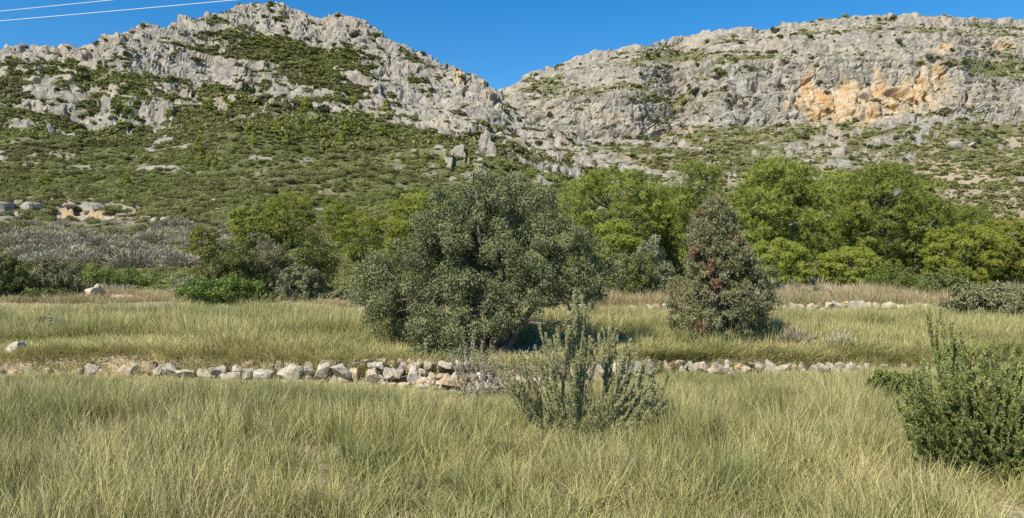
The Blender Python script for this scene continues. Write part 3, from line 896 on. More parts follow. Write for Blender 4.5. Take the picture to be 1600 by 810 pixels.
def boulder(u0, v0, u1, v1, Y, me, label, group=None, name='boulder'):
    w = (u1 - u0) / F * Y; h = (v1 - v0) / F * Y
    o = obj(name, me, None, (PX((u0 + u1) / 2, Y), Y, PZ((v0 + v1) / 2, Y)), random.uniform(-.4, .4), (w * 1.1, .7 * w + .3 * h, h * 1.15))
    return tag(o, label, 'boulder' if name == 'boulder' else 'rock', group)
DARKS = [stone_mesh('stone', 200 + i, 4, M_DARKST) for i in range(3)]
boulder(12, 535, 48, 562, 12.2, STONES[2], 'large white boulder in the grass at the left edge')
boulder(185, 535, 209, 549, 12.1, DARKS[0], 'dark flat stone on top of the small rubble heap')
for k, (b, m) in enumerate([((176, 543, 192, 556), STONES[4]), ((190, 545, 204, 556), SMALLS[1]), ((164, 546, 180, 560), DARKS[1]), ((202, 542, 212, 552), SMALLS[2]), ((196, 553, 210, 562), DARKS[2]), ((170, 540, 180, 548), OCHRES[1])]):
    boulder(*b, 12.0, m, 'small stone in the rubble heap on the left terrace', 'rubble heap stones', 'rock')
boulder(216, 537, 228, 546, 12.1, SMALLS[3], 'small pale stone just right of the rubble heap', None, 'rock')
boulder(136, 567, 148, 575, 12.0, SMALLS[4], 'small white stone lying below the rubble heap', None, 'rock')
boulder(131, 446, 164, 470, 23.2, OCHRES[0], 'orange boulder between the dark shrubs on the left')
boulder(168, 458, 200, 476, 23.0, OCHRES[2], 'flat tan boulder right of the orange boulder')
boulder(194, 462, 214, 472, 23.3, STONES[5], 'low pinkish slab beside the flat tan boulder')
boulder(148, 444, 158, 452, 23.4, SMALLS[5], 'small white stone on top of the orange boulder', None, 'rock')
boulder(1398, 447, 1425, 466, 27.5, STONES[6], 'pale boulder at the right end of the grey scrub band')
boulder(1425, 450, 1440, 463, 27.2, OCHRES[3], 'small ochre boulder next to the pale scrub boulder')
boulder(1210, 446, 1232, 462, 26.5, STONES[7], 'whitish boulder left of the round grey shrub')
boulder(1246, 455, 1262, 470, 25.5, SMALLS[6], 'small white stone below the round grey shrub', None, 'rock')

# outcrops on the lower left slope and boulders high on the hill
def hill_boulder(Hh, u, v, w, h, me, label, group=None):
    p = on_hill(Hh, u, v); Y = p[1]
    W = w / F * Y; Hm = h / F * Y
    o = obj('boulder', me, None, (p[0], p[1], p[2] + Hm * .12), random.uniform(-.6, .6), (W, W * .8, Hm))
    return tag(o, label, 'boulder', group)
for k, (u, v, w, h) in enumerate([(8, 325, 30, 16), (30, 322, 26, 20), (48, 326, 34, 18), (64, 322, 24, 14), (20, 333, 24, 8)]):
    hill_boulder(HL, u, v, w, h, HROCK[k % 8], 'white and tan rock of the outcrop at the far left', 'outcrop at the far left')
for k, (u, v, w, h) in enumerate([(135, 333, 20, 10), (150, 336, 26, 10), (165, 330, 16, 8), (190, 338, 22, 12), (130, 344, 18, 8), (108, 322, 20, 7), (180, 328, 14, 6)]):
    hill_boulder(HL, u, v, w, h, HROCK[(k + 3) % 8], 'tan rock scattered below the left scrub slope', 'tan rocks on the left slope')
for k, (u, v, w, h) in enumerate([(228, 345, 16, 10), (242, 346, 24, 14), (256, 347, 18, 12), (284, 350, 12, 5), (212, 347, 14, 7)]):
    hill_boulder(HL, u, v, w, h, HROCK[k], 'white rock in the cluster above the grey scrub', 'white rocks above the grey scrub')
for k, (u, v, w, h) in enumerate([(335, 315, 18, 8), (350, 330, 30, 8), (370, 335, 20, 7), (440, 333, 24, 8), (500, 330, 26, 7)]):
    hill_boulder(HL, u, v, w, h, HROCK[k + 3], 'flat pale rock on the slope above the young pines', 'flat rocks above the young pines')
ROUND = stone_mesh('stone', 230, 6, M_HROCK, .05, 2.4, 6)
hill_boulder(HL, 100, 128, 36, 24, ROUND, 'large rounded boulder below the left ridge')
hill_boulder(HL, 55, 127, 22, 18, ROUND, 'smaller rounded boulder left of the large rounded one')
hill_boulder(HL, 78, 200, 12, 14, HROCK[1], 'upright pale rock in the scrub of the left slope')
hill_boulder(HR, 1490, 232, 24, 14, HROCK[2], 'pale boulder in the scrub below the cliff on the right')
hill_boulder(HR, 1520, 228, 20, 10, HROCK[4], 'second pale boulder right of the one below the cliff')

# ------------------------------------------------------------------ the wild olive in the middle
def big_olive():
    rng = np.random.default_rng(40)
    Y0 = 12.55
    base = np.array([PX(745, Y0), Y0, float(near_z(PX(745, Y0), Y0))])
    r = empty('wild_olive_tree', tuple(base))
    B = [(745, 325, 78, 62, 0), (690, 345, 50, 55, -.1), (835, 335, 48, 55, .2), (790, 310, 40, 38, 0), (780, 400, 110, 85, -.2), (860, 400, 80, 70, .1), (905, 415, 58, 66, .2), (935, 440, 38, 42, .3), (745, 300, 50, 34, 0), (760, 360, 90, 70, .3), (700, 390, 70, 70, .4),
         (690, 420, 80, 70, -.3), (625, 425, 56, 58, 0), (597, 455, 46, 60, .0), (600, 490, 36, 36, -.2), (585, 430, 30, 36, 0), (640, 480, 55, 50, -.5), (720, 470, 80, 55, -.6), (820, 460, 75, 40, -.5), (895, 450, 58, 38, -.1), (662, 535, 38, 44, -1.0), (712, 545, 44, 42, -1.15), (752, 525, 38, 36, -1.0), (690, 510, 50, 40, -.9), (770, 490, 50, 30, -.8)]
    ell = []
    for (u, v, ru, rv, dy) in B:
        Y = Y0 + dy
        ry = (ru + rv) / 2 / F * Y
        ell.append((PX(u, Y) - base[0], dy, PZ(v, Y) - base[2], ru / F * Y * .93, ry * .95, rv / F * Y * .93))
    C, R = clumps_on(rng, ell, 115, .08, .20, inner=.68)
    C[:, 2] = np.maximum(C[:, 2], .08)
    V, Fc, rnd = leafball(rng, C, R, 128000, .046, .0195, .35, .3, jitter=.5)
    obj('crown', mk_mesh('crown', V, Fc, [M_OLIVE], False, {'rnd': rnd}), r)
    acc = Acc()
    for k in range(6):
        b0 = (rng.uniform(-.35, .35), rng.uniform(-.2, .2), -.1)
        e = ell[[0, 4, 5, 8, 9, 6][k]]
        tp = bent(b0, e[:3], 7, .06, rng); acc.add(tube(tp, np.linspace(.075, .02, 7), 8))
        for q in range(7):
            j = rng.integers(2, 6); e2 = ell[rng.integers(0, len(ell))]
            acc.add(tube(bent(tp[j], np.array(e2[:3]) + rng.normal(0, .2, 3), 6, .06, rng), np.linspace(.028, .006, 6), 5))
    # the low bare limb reaching right under the crown
    acc.add(tube(bent((.1, -.2, .45), (PX(875, Y0) - base[0], -.3, PZ(500, Y0) - base[2]), 7, .03, rng), np.linspace(.04, .018, 7), 6))
    obj('trunk', acc.mesh('trunk', [M_BARK]), r)
    tag(r, 'broad dark green wild olive tree above the stone wall in the middle', 'tree')
big_olive()

# ------------------------------------------------------------------ the juniper with dead brown sprays
def juniper():
    rng = np.random.default_rng(55)
    Y0 = 13.7; u0 = 1122
    base = np.array([PX(u0, Y0), Y0, float(near_z(PX(u0, Y0), Y0))])
    Ht = PZ(312, Y0) - base[2]
    r = empty('juniper_tree', tuple(base))
    prof = [(0, .62), (.08, .82), (.2, .95), (.35, .90), (.5, .80), (.65, .62), (.8, .44), (.92, .26), (1, .08)]
    hw = 78 / F * Y0
    n = 760
    t = rng.random(n) ** .85; a = rng.uniform(0, 6.283, n)
    rad = np.interp(t, *zip(*prof)) * hw * rng.uniform(.62, 1.03, n) * (1 + .14 * np.sin(a * 4 + t * 9))
    C = np.stack([np.cos(a) * rad + .06 * np.sin(t * 5), np.sin(a) * rad, t * Ht * .97 + .05], -1)
    R = rng.uniform(.075, .14, n)
    def on(u, v, q):
        return np.hypot((C[:, 0] + base[0] - PX(u, Y0)), (C[:, 2] + base[2] - PZ(v, Y0))) < q / F * Y0
    dead = np.zeros(n, bool)
    for (u, v, q) in ((1127, 313, 10), (1092, 330, 10), (1076, 402, 8), (1101, 420, 7), (1102, 438, 9), (1141, 383, 6), (1120, 508, 9), (1085, 512, 10)):
        dead |= on(u, v, q) & (C[:, 1] < .15)
    dead |= (rng.random(n) < .02)
    def sprays(Ck, Rk, cnt):
        m = len(Ck); k = rng.integers(0, m, cnt)
        d = norm(rng.normal(0, 1, (cnt, 3)) + np.array([0, 0, .5]))
        Pp = Ck[k] + d * (Rk[k] * rng.uniform(.3, 1.05, cnt))[:, None]
        Nn = norm(rng.normal(0, .6, (cnt, 3)) + d)
        D = norm(d * .7 + rng.normal(0, .4, (cnt, 3)) + np.array([0, 0, .6]))
        s = rng.uniform(.7, 1.3, cnt)
        V, Fc = leaves(Pp, D, Nn, .05 * s, .02 * s)
        tone = rng.random(m)
        return V, Fc, np.repeat(np.clip(.5 * rng.random(cnt) + .5 * tone[k], 0, 1), 4)
    V, Fc, rnd = sprays(C[~dead], R[~dead], 60000)
    obj('crown', mk_mesh('crown', V, Fc, [M_JUN], False, {'rnd': rnd}), r)
    V, Fc, rnd = sprays(C[dead], R[dead] * .9, 3800)
    tag(obj('dead_foliage', mk_mesh('dead_foliage', V, Fc, [M_JUNDEAD], False, {'rnd': rnd}), r), 'reddish brown dead sprays')
    acc = Acc()
    tp = bent((0, 0, -.1), (.05, 0, Ht * .93), 8, .03, rng); acc.add(tube(tp, np.linspace(.07, .012, 8), 8))
    for c in C[::9]:
        j = int(np.clip(c[2] / Ht * 7 - 1, 0, 6)); acc.add(tube(bent(tp[j], c, 4, .02, rng), np.linspace(.016, .005, 4), 5))
    obj('trunk', acc.mesh('trunk', [M_BARK]), r)
    tag(r, 'grey green cone shaped juniper with reddish brown dead sprays', 'tree')
juniper()

# ------------------------------------------------------------------ pines
def pine_at(u, Y, vtop, wpx, seed, mat, label, npads=70, nn=26000, group=None, **kw):
    loc = at_ground(u, Y, .05)
    Hm = PZ(vtop, Y) - loc[2]
    Wm = wpx / F * Y
    ms = pine_meshes(seed, Wm, Hm, npads, nn, mat, **kw)
    return tree_thing('pine_tree', ms, loc, label, 'tree', group), ms, Hm
GP = 'pines behind the upper terrace'
pine_at(1216, 33, 246, 148, 1, M_PINE, 'tallest rounded bright pine just right of the juniper', 80, 50000, GP, low=.10)
pine_at(1385, 34, 257, 165, 2, M_PINE, 'broad bright pine right of the tallest pine', 90, 54000, GP, low=.10)
_, ms3, h3 = pine_at(955, 42, 262, 175, 3, M_PINE, 'wide pine rising behind the right side of the wild olive', 80, 50000, GP, low=.15, pad=(.1, .15))
_, ms4, h4 = pine_at(1096, 40, 246, 95, 4, M_PINE, 'pine standing behind the top of the juniper', 55, 28000, GP)
_, ms5, h5 = pine_at(1305, 38, 268, 100, 5, M_PINE, 'narrow pine wedged between the two biggest pines', 55, 28000, GP)
_, ms6, h6 = pine_at(1510, 30, 350, 130, 6, M_YPINE, 'low yellow green pine above the right hand bush', 60, 34000, GP, low=.04)
def pine_copy(ms, h, u, Y, vtop, label, group, rz=0., wide=1.0, name='pine_tree'):
    loc = at_ground(u, Y, .05); s = (PZ(vtop, Y) - loc[2]) / h
    return tree_thing(name, ms, loc, label, 'tree', group, rz, (s * wide, s * wide, s))
pine_copy(ms6, h6, 1590, 31, 340, 'yellow green pine cut by the right edge of the picture', GP, 2.1)
pine_copy(ms5, h5, 1515, 46, 320, 'darker pine top behind the low yellow green pine', GP, 1.2, 1.5)
pine_copy(ms3, h3, 1440, 40, 300, 'pine on the right flank of the broad bright pine', GP, 2.6, .8)
pine_copy(ms4, h4, 1040, 44, 285, 'small pine between the wide pine and the one behind the juniper', GP, .9, 1.2)
pine_copy(ms6, h6, 1330, 29, 385, 'low pine bough mass below the two biggest pines', GP, 4.0, 1.1)
pine_copy(ms6, h6, 1215, 29.5, 372, 'low bright pine at the foot of the tallest pine', GP, .6, .9)
GY = 'young pines on the left'
_, ms7, h7 = pine_at(448, 52, 300, 88, 7, M_YPINE, 'tallest young pine above the dark shrubs on the left', 45, 17000, GY, low=.03, L=.14, Wn=.032)
_, ms8, h8 = pine_at(385, 50, 322, 62, 8, M_YPINE, 'rounded young pine left of the tallest young pine', 35, 12000, GY, low=.03, L=.14, Wn=.032)
pine_copy(ms8, h8, 530, 58, 313, 'young pine right of the tallest young pine', GY, 2.0, .9)
pine_copy(ms7, h7, 565, 44, 330, 'young pine beside the left edge of the wild olive', GY, 3.0, .95)
pine_copy(ms8, h8, 318, 44, 352, 'smallest young pine at the end of the grey scrub', GY, 1.0, .9)
pine_copy(ms7, h7, 668, 42, 298, 'yellowish pine peeping out left of the wild olive top', GY, 4.3, 1.2)
pine_copy(ms8, h8, 640, 36, 345, 'low yellowish pine partly hidden by the wild olive left side', GY, .3, 1.2)
pine_copy(ms8, h8, 955, 30, 343, 'small yellow green pine at the right shoulder of the wild olive', GY, 5.0, 1.1)

# ------------------------------------------------------------------ shrubs of the middle ground
def shrub_at(u, Y, vtop, wpx, seed, mat, label, n=9000, L=.07, Wl=.032, group=None, name='shrub', vbase=None, **kw):
    loc = at_ground(u, Y, .04)
    Hm = max(.3, PZ(vtop, Y) - loc[2]); Wm = wpx / F * Y
    me = shrub_mesh(name, mat, Wm, Wm * .85, Hm, seed, n, L, Wl, **kw)
    o = obj(name, me, None, loc)
    return tag(o, label, 'shrub', group), me, Hm
shrub_at(12, 24, 385, 80, 301, M_MASTIC, 'dark green shrub cut by the left edge of the picture', 12000)
_, mA, hA = shrub_at(86, 25, 400, 100, 302, M_SILVER, 'round dark olive shrub beside the one at the left edge', 13000)
shrub_at(78, 22.5, 450, 90, 303, M_MASTIC, 'low dark shrub spreading in front of the round olive shrub', 8000)
shrub_at(185, 31, 413, 112, 304, M_GREEN, 'flat bright green shrub above the orange boulder', 9000, wide=True)
shrub_at(352, 24.5, 362, 110, 305, M_MASTIC, 'dark shrub forming the left half of the big thicket', 15000)
shrub_at(480, 26, 352, 125, 306, M_MASTIC, 'tall dark shrub forming the right half of the big thicket', 16000)
shrub_at(415, 25.5, 372, 90, 307, M_SILVER, 'grey olive shrub in the middle of the big thicket', 10000)
shrub_at(345, 21.5, 432, 140, 308, M_GREEN, 'low fresh green shrub at the foot of the big thicket', 12000)
shrub_at(468, 22.5, 405, 85, 309, M_SILVER, 'silvery shrub at the front right of the big thicket', 10000)
shrub_at(410, 21.5, 455, 60, 310, M_MASTIC, 'small dark shrub in front of the silvery one', 5000)
shrub_at(535, 22.5, 452, 62, 311, M_SILVER, 'low olive shrub between the thicket and the wild olive', 5000)
shrub_at(1015, 24, 362, 105, 312, M_SILVER, 'tall grey green shrub between the wild olive and the juniper', 14000)
shrub_at(985, 23, 385, 80, 313, M_MASTIC, 'dark shrub touching the right side of the wild olive', 10000)
shrub_at(1180, 26, 400, 80, 314, M_MASTIC, 'dark shrub half hidden behind the right side of the juniper', 7000)
shrub_at(1545, 17.2, 440, 140, 315, M_SILVER, 'olive grey bush on the upper terrace at the right edge', 15000)
shrub_at(1600, 16.8, 462, 90, 316, M_MASTIC, 'dark green bush just behind the right hand rosemary', 8000)
shrub_at(1468, 24, 420, 90, 317, M_MASTIC, 'dark green shrub left of the olive grey bush', 9000)
shrub_at(1400, 27, 408, 110, 318, M_GREEN, 'fresh green shrub at the foot of the broad pine', 10000)
shrub_at(1280, 24.3, 446, 44, 319, M_SILVER, 'small green shrub on the wall beside the round grey shrub', 5000)
shrub_at(1398, 8.9, 574, 84, 320, M_GREEN, 'small fresh green bush left of the right hand rosemary', 16000, .034, .018)
shrub_at(95, 14.6, 492, 80, 321, M_SILVER, 'sparse grey green bush in the grass above the white boulder', 4500, .05, .018)
shrub_at(160, 14.3, 512, 60, 322, M_SILVER, 'small greyish weed clump behind the rubble heap', 3000, .05, .018)
shrub_at(35, 15.5, 498, 70, 323, M_SILVER, 'small grey green bush at the left end of the terrace grass', 3500, .05, .018)
shrub_at(268, 6.9, 640, 30, 324, M_MASTIC, 'tiny dark weed in the foreground meadow on the left', 700, .05, .014)
shrub_at(478, 15, 505, 0.1 + 40, 325, M_SILVER, 'small grey weed in the terrace grass above the wall', 1500, .05, .015)

# dry grey scrub
def grey_mesh(seed, n=2200, L=.17):
    rng = np.random.default_rng(seed)
    d = norm(rng.normal(0, 1, (n, 3)) * np.array([1, 1, .7]) + np.array([0, 0, .45])); d[:, 2] = np.abs(d[:, 2])
    lump = 1 + .18 * vnoise(d[:, 0] * 3, d[:, 1] * 3, d[:, 2] * 3, seed)
    Pp = d * (rng.uniform(.5, 1.0, n) * lump)[:, None] * np.array([.55, .55, .62])
    D = norm(d + rng.normal(0, .25, (n, 3)) + np.array([0, 0, .3]))
    V, Fc = leaves(Pp, D, rng.normal(0, 1, (n, 3)), L * rng.uniform(.6, 1.3, n), .024, 0)
    return mk_mesh('grey_shrub', V, Fc, [M_GREY], False, {'rnd': np.repeat(rng.random(n), 4)})
GREYS = [grey_mesh(400 + i) for i in range(4)]
random.seed(12)
cnt = 0
for row, (Y, n) in enumerate([(41, 12), (44, 14), (47.5, 15), (51, 16), (55, 17), (59, 17), (64, 16), (69, 14)]):
    for i in range(n):
        u = 15 + (i + random.uniform(.1, .9)) / n * 410
        if (row < 3 and 285 < u < 440) or random.random() < .3: continue
        YY = Y + random.uniform(-2.2, 2.2); s = random.uniform(1.4, 2.5)
        loc = at_ground(u, YY, .05)
        tag(obj('grey_shrub', random.choice(GREYS), None, loc, random.uniform(0, 6.28), (s, s, s * random.uniform(.5, .8))), 'dry grey dome shrub, %s of the grey scrub field, %s' % (('front rows', 'middle rows', 'back rows')[min(2, row // 3)], 'towards the left edge' if u < 130 else 'halfway along it' if u < 260 else 'near the young pines'), 'shrub', 'dry grey shrubs of the left slope')
for i in range(15):
    u = 1212 + i * 13 + random.uniform(-5, 5); YY = random.uniform(27, 31); s = random.uniform(.85, 1.35)
    tag(obj('grey_shrub', random.choice(GREYS), None, at_ground(u, YY, .05), random.uniform(0, 6.28), (s * 1.1, s * 1.1, s)), 'dry grey shrub in the band below the big pines', 'shrub', 'dry grey shrubs below the pines')
tag(obj('grey_shrub', grey_mesh(420, 3500, .1), None, at_ground(1255, 25.2, .02), 0, (.55, .55, .62)), 'round grey ball shaped shrub on the far stone wall', 'shrub')
for (u, Y, s, l) in ((195, 28, .85, 'small grey shrub behind the flat tan boulder'), (170, 27.5, 1.0, 'grey shrub right above the orange boulder'), (452, 19.6, .7, 'small grey shrub against the short pale wall'), (20, 52, 2.0, 'grey shrub at the left edge below the outcrop'), (300, 26, 1.3, 'grey shrub on the left side of the big thicket')):
    tag(obj('grey_shrub', random.choice(GREYS), None, at_ground(u, Y, .03), random.uniform(0, 6), (s, s, s * .9)), l, 'shrub')

for (u, Y, sc_, l) in ((1240, 13.3, .8, 'greyish dry clump in the terrace grass right of the juniper'), (1312, 13.1, .75, 'grey dry clump in the terrace grass left of the green bush'), (1165, 13.0, .5, 'small grey clump in the grass below the juniper')):
    tag(obj('grey_shrub', GREYS[0], None, at_ground(u, Y, .03), u, (sc_, sc_, sc_ * .8)), l, 'shrub')

# ------------------------------------------------------------------ rosemary
def rosemary(name, base_u, Y0, tips, fill, seed, mat, label, leaf=.024, dens=760):
    rng = np.random.default_rng(seed)
    bz = float(near_z(PX(base_u, Y0), Y0))
    base = np.array([PX(base_u, Y0), Y0, bz])
    r = empty(name, tuple(base))
    P_, D_, N_l, L_, T_ = [], [], [], [], []
    acc = Acc()
    def stem(a, b, cover, w, tone, rb):
        n = 9
        pts = bent(a, b, n, .012, rng)
        t = np.linspace(0, 1, n)
        pts += (np.array([0, 0, 1]) * (-np.linalg.norm(b - a) * .10) * np.sin(t * math.pi)[:, None])
        acc.add(tube(pts, np.linspace(rb, .0025, n), 5))
        ln = np.linalg.norm(b - a) * cover
        m = int(ln * dens)
        if m < 3: return
        s = 1 - cover * rng.random(m)
        q = np.stack([np.interp(s, t, pts[:, k]) for k in range(3)], -1)
        tan = norm(np.stack([np.interp(s, t, np.gradient(pts[:, k])) for k in range(3)], -1))
        rad = norm(np.cross(tan, rng.normal(0, 1, (m, 3))))
        d = norm(rad * rng.uniform(.5, 1.0, (m, 1)) + tan * rng.uniform(.5, 1.1, (m, 1)))
        le = leaf * rng.uniform(.7, 1.3, m) * w
        P_.append(q + d * le[:, None] * .5); D_.append(d); N_l.append(norm(np.cross(rng.normal(0, 1, (m, 3)), d) + np.array([-.4, -.5, .5]))); L_.append(le); T_.append(np.clip(tone + rng.normal(0, .22, m), 0, 1))
    for (u, v, dy, k, bu) in tips:
        Y = Y0 + dy
        tip = np.array([PX(u, Y), Y, PZ(v, Y)]) - base
        b0 = np.array([PX(bu, Y0) - base[0] + rng.normal(0, .04), rng.normal(0, .08), -.02])
        stem(b0, tip, .80, 1.0, rng.uniform(.3, .9), .0055)
        for j in range(k):
            f = rng.uniform(.35, .75); a = b0 + (tip - b0) * f
            ln = np.linalg.norm(tip - b0) * (1 - f) * rng.uniform(.55, .98)
            dr = norm((tip - b0)) + rng.normal(0, .13, 3) * np.array([1, 1, .4]) + np.array([0, 0, .6])
            stem(a, a + norm(dr) * ln, .9, .95, rng.uniform(.2, .9), .003)
    for (u0, v0, u1, v1, n, ylo, yhi, bu) in fill:
        for i in range(n):
            u = rng.uniform(u0, u1); v = rng.uniform(v0, v1); Y = Y0 + rng.uniform(ylo, yhi)
            tip = np.array([PX(u, Y), Y, PZ(v, Y)]) - base
            b0 = np.array([(tip[0]) * rng.uniform(.25, .8), tip[1] * .5, max(.0, tip[2] - rng.uniform(.25, .5))])
            stem(b0, tip, .95, 1.0, rng.uniform(.1, .85), .003)
    P_, D_, N_l, L_, T_ = map(np.concatenate, (P_, D_, N_l, L_, T_))
    V, Fc = leaves(P_, D_, N_l, L_, .0088, .1)
    obj('foliage', mk_mesh('foliage', V, Fc, [mat], False, {'rnd': np.repeat(T_, 4)}), r)
    obj('stems', acc.mesh('stems', [M_TWIG]), r)
    tag(r, label, 'shrub')
rosemary('rosemary_bush', 905, 7.35,
         [(897, 453, 0, 6, 900), (909, 462, .05, 6, 905), (921, 474, .1, 5, 905), (888, 490, -.05, 5, 895), (957, 490, .1, 5, 925), (967, 508, .15, 4, 930), (872, 512, -.1, 5, 890), (853, 522, .0, 5, 880), (836, 540, .05, 4, 875), (812, 549, -.05, 4, 865),
          (797, 551, .1, 3, 860), (825, 575, -.15, 4, 865), (935, 522, -.1, 5, 915), (948, 545, .1, 5, 930), (977, 552, 0, 5, 940), (996, 546, .1, 5, 945), (1012, 560, .1, 5, 955), (1032, 566, .0, 4, 960), (1044, 588, .1, 3, 965), (985, 575, -.2, 5, 935), (910, 520, -.2, 5, 900),
          (862, 560, -.2, 5, 880), (902, 555, -.25, 5, 900), (1030, 610, -.1, 4, 960), (790, 592, 0, 3, 860), (775, 575, .1, 3, 855), (768, 560, 0, 3, 855), (785, 580, -.1, 4, 860), (803, 590, -.1, 4, 865), (815, 610, -.2, 4, 870), (842, 505, .1, 4, 885), (985, 530, .1, 4, 935)],
         [(835, 600, 1030, 670, 70, -.35, .35, 905), (850, 630, 1000, 690, 60, -.4, .1, 905), (950, 580, 1050, 660, 30, -.3, .3, 905)], 61, M_ROSE, 'pale grey green upright rosemary bush in the foreground middle')
rosemary('rosemary_bush', 1560, 6.0,
         [(1453, 470, .1, 3, 1500), (1466, 500, .2, 4, 1500), (1489, 505, .1, 5, 1510), (1500, 520, 0, 5, 1515), (1521, 532, .2, 5, 1530), (1540, 540, .1, 5, 1540), (1560, 535, .2, 5, 1550), (1582, 545, .1, 5, 1560), (1602, 538, .2, 5, 1580), (1630, 530, .1, 5, 1600), (1660, 540, .2, 5, 1620), (1700, 545, .1, 5, 1640),
          (1440, 560, .1, 5, 1490), (1428, 580, 0, 5, 1480), (1412, 600, .1, 5, 1475), (1402, 625, 0, 4, 1470), (1420, 640, -.2, 4, 1480), (1450, 600, -.1, 5, 1510), (1475, 570, -.1, 6, 1520), (1510, 575, -.2, 6, 1530), (1550, 580, -.25, 6, 1550), (1590, 585, -.25, 6, 1570), (1640, 580, -.2, 6, 1600), (1690, 590, -.1, 6, 1640), (1745, 600, 0, 5, 1680)],
         [(1415, 580, 1720, 700, 240, -.35, .5, 1560), (1420, 630, 1700, 730, 140, -.4, .2, 1560), (1480, 550, 1720, 640, 100, -.2, .5, 1560)], 62, M_ROSEG, 'dense green rosemary bush filling the lower right corner')
rosemary('dry_bush', 735, 9.6,
         [(722, 525, 0, 3, 740), (738, 520, .1, 3, 745), (752, 530, 0, 3, 745), (700, 545, .1, 3, 735), (768, 545, .1, 3, 750), (783, 548, 0, 2, 755), (716, 560, -.1, 3, 740), (755, 560, -.1, 3, 745), (775, 575, 0, 2, 750)],
         [(705, 545, 790, 605, 30, -.2, .2, 740)], 63, M_GREY, 'straggly grey twiggy bush at the foot of the wild olive', dens=200)

# ------------------------------------------------------------------ shrubs and young pines one can pick out on the hills
def small_shrub_mesh(seed, mat, n=420, L=.30, Wl=.17, flat=.8, name='shrub'):
    rng = np.random.default_rng(seed)
    C = norm(rng.normal(0, 1, (11, 3))) * rng.uniform(.3, .72, (11, 1)) * np.array([1, 1, flat]); C[:, 2] = np.abs(C[:, 2]) + .12
    C[0] = (0, 0, .45)
    R = rng.uniform(.24, .42, 11)
    V, Fc, rnd = leafball(rng, C, R, n, L, Wl, .4, .5)
    V[:, 2] = np.maximum(V[:, 2], -.1)
    return mk_mesh(name, V, Fc, [mat], False, {'rnd': rnd})
DARK = [small_shrub_mesh(500 + i, M_DARKSH) for i in range(4)]
def hill_shrub(Hh, u, v, px, meshes, label, group, name='hill_shrub', tall=1.0, cat='shrub'):
    p = on_hill(Hh, u, v); s = px / 2 / F * p[1]
    o = obj(name, random.choice(meshes), None, (p[0], p[1], p[2] - s * .1), random.uniform(0, 6.28), (s, s, s * tall * random.uniform(.85, 1.15)))
    return tag(o, label, cat, group)
random.seed(21)
for (u, v, px, l) in ((340, 35, 26, 'dark bush in the saddle just below the left peak'), (556, 58, 24, 'dark bush under the crest cliff right of the peak'), (386, 146, 36, 'wide dark bush on the rock spur of the left hill'), (503, 177, 40, 'large dark bush at the foot of the left rock slope'),
                      (190, 78, 24, 'dark bush on the rocks of the left shoulder'), (155, 70, 14, 'dark bush on the crest of the left shoulder'), (224, 43, 14, 'small dark bush on the crest left of the peak')):
    hill_shrub(HL, u, v, px, DARK, l, None)
for (u, v, px, l) in ((1211, 50, 24, 'dark bush on the skyline at the step of the right ridge'), (1258, 216, 28, 'dark round bush below the left end of the orange cliff'), (1448, 92, 18, 'dark bush on the ledge above the orange cliff'), (1396, 184, 14, 'dark bush at the foot of the orange cliff centre'),
                      (1476, 183, 22, 'dark bush at the right foot of the orange cliff'), (1341, 192, 16, 'small dark bush at the foot of the orange cliff left part'), (1403, 66, 14, 'dark bush in the upper right cliff band'), (1091, 146, 26, 'dark bush in the gully left of the main cliff'),
                      (1545, 108, 22, 'wide dark bush on the right hand grassy ledge'), (1112, 240, 20, 'dark leaf clump standing in for a shadowed tree above the pine behind the juniper'), (1370, 272, 16, 'dark bush above the notch between the big pines'), (1402, 216, 18, 'dark bush right of the lower pale cliff')):  # clump above the juniper pine: shadowed tree, its shade put into dark leaf colour
    hill_shrub(HR, u, v, px, DARK, l, None)
for i in range(95):
    u = random.uniform(800, 1600); v = random.uniform(45, 212)
    rv = np.interp(u, SIL_R[:, 0], SIL_R[:, 1])
    if v < rv + 6 or (u < 1000 and v > 200): continue
    hill_shrub(HR, u, v, random.choice((6, 7, 8, 9, 10, 12, 14)), DARK, 'small dark shrub on the right mountain, ' + ('on its upper rock bands' if v < 90 and u > 1000 else 'beside the notch between the hills' if u < 880 else 'on the rounded cliff near the notch' if u < 1060 else 'on the grey cliff left of the orange wall' if u < 1230 else 'on the orange stained wall' if u < 1490 else 'on the cliff at the right edge'), 'shrubs dotted over the right cliffs')
for i in range(70):
    u = random.uniform(1130, 1600); v = random.uniform(200, 330)
    hill_shrub(HR, u, v, random.choice((8, 10, 12, 14, 18)), DARK, 'dark rounded shrub below the right cliffs, ' + ('near the rock wall' if v < 240 else 'near the pine tops') + (' left of the orange stain' if u < 1260 else ' under the orange stain' if u < 1450 else ' by the right edge'), 'shrubs under the right cliffs')
for i in range(90):
    u = random.uniform(0, 1000); rv = np.interp(u, SIL_L[:, 0], SIL_L[:, 1]); v = rv + random.uniform(6, 120)
    if v > 275: continue
    hill_shrub(HL, u, v, random.choice((7, 8, 10, 12, 15)), DARK, 'small dark shrub ' + ('on the rocky left shoulder' if u < 200 else 'on rocks under the left peak' if u < 460 else 'on the ridge right of the peak' if u < 720 else 'on the rocky spur below the notch') + (' near the skyline' if v < rv + 40 else ' halfway down' if v < rv + 80 else ' low on the rocks'), 'shrubs among the left rocks')

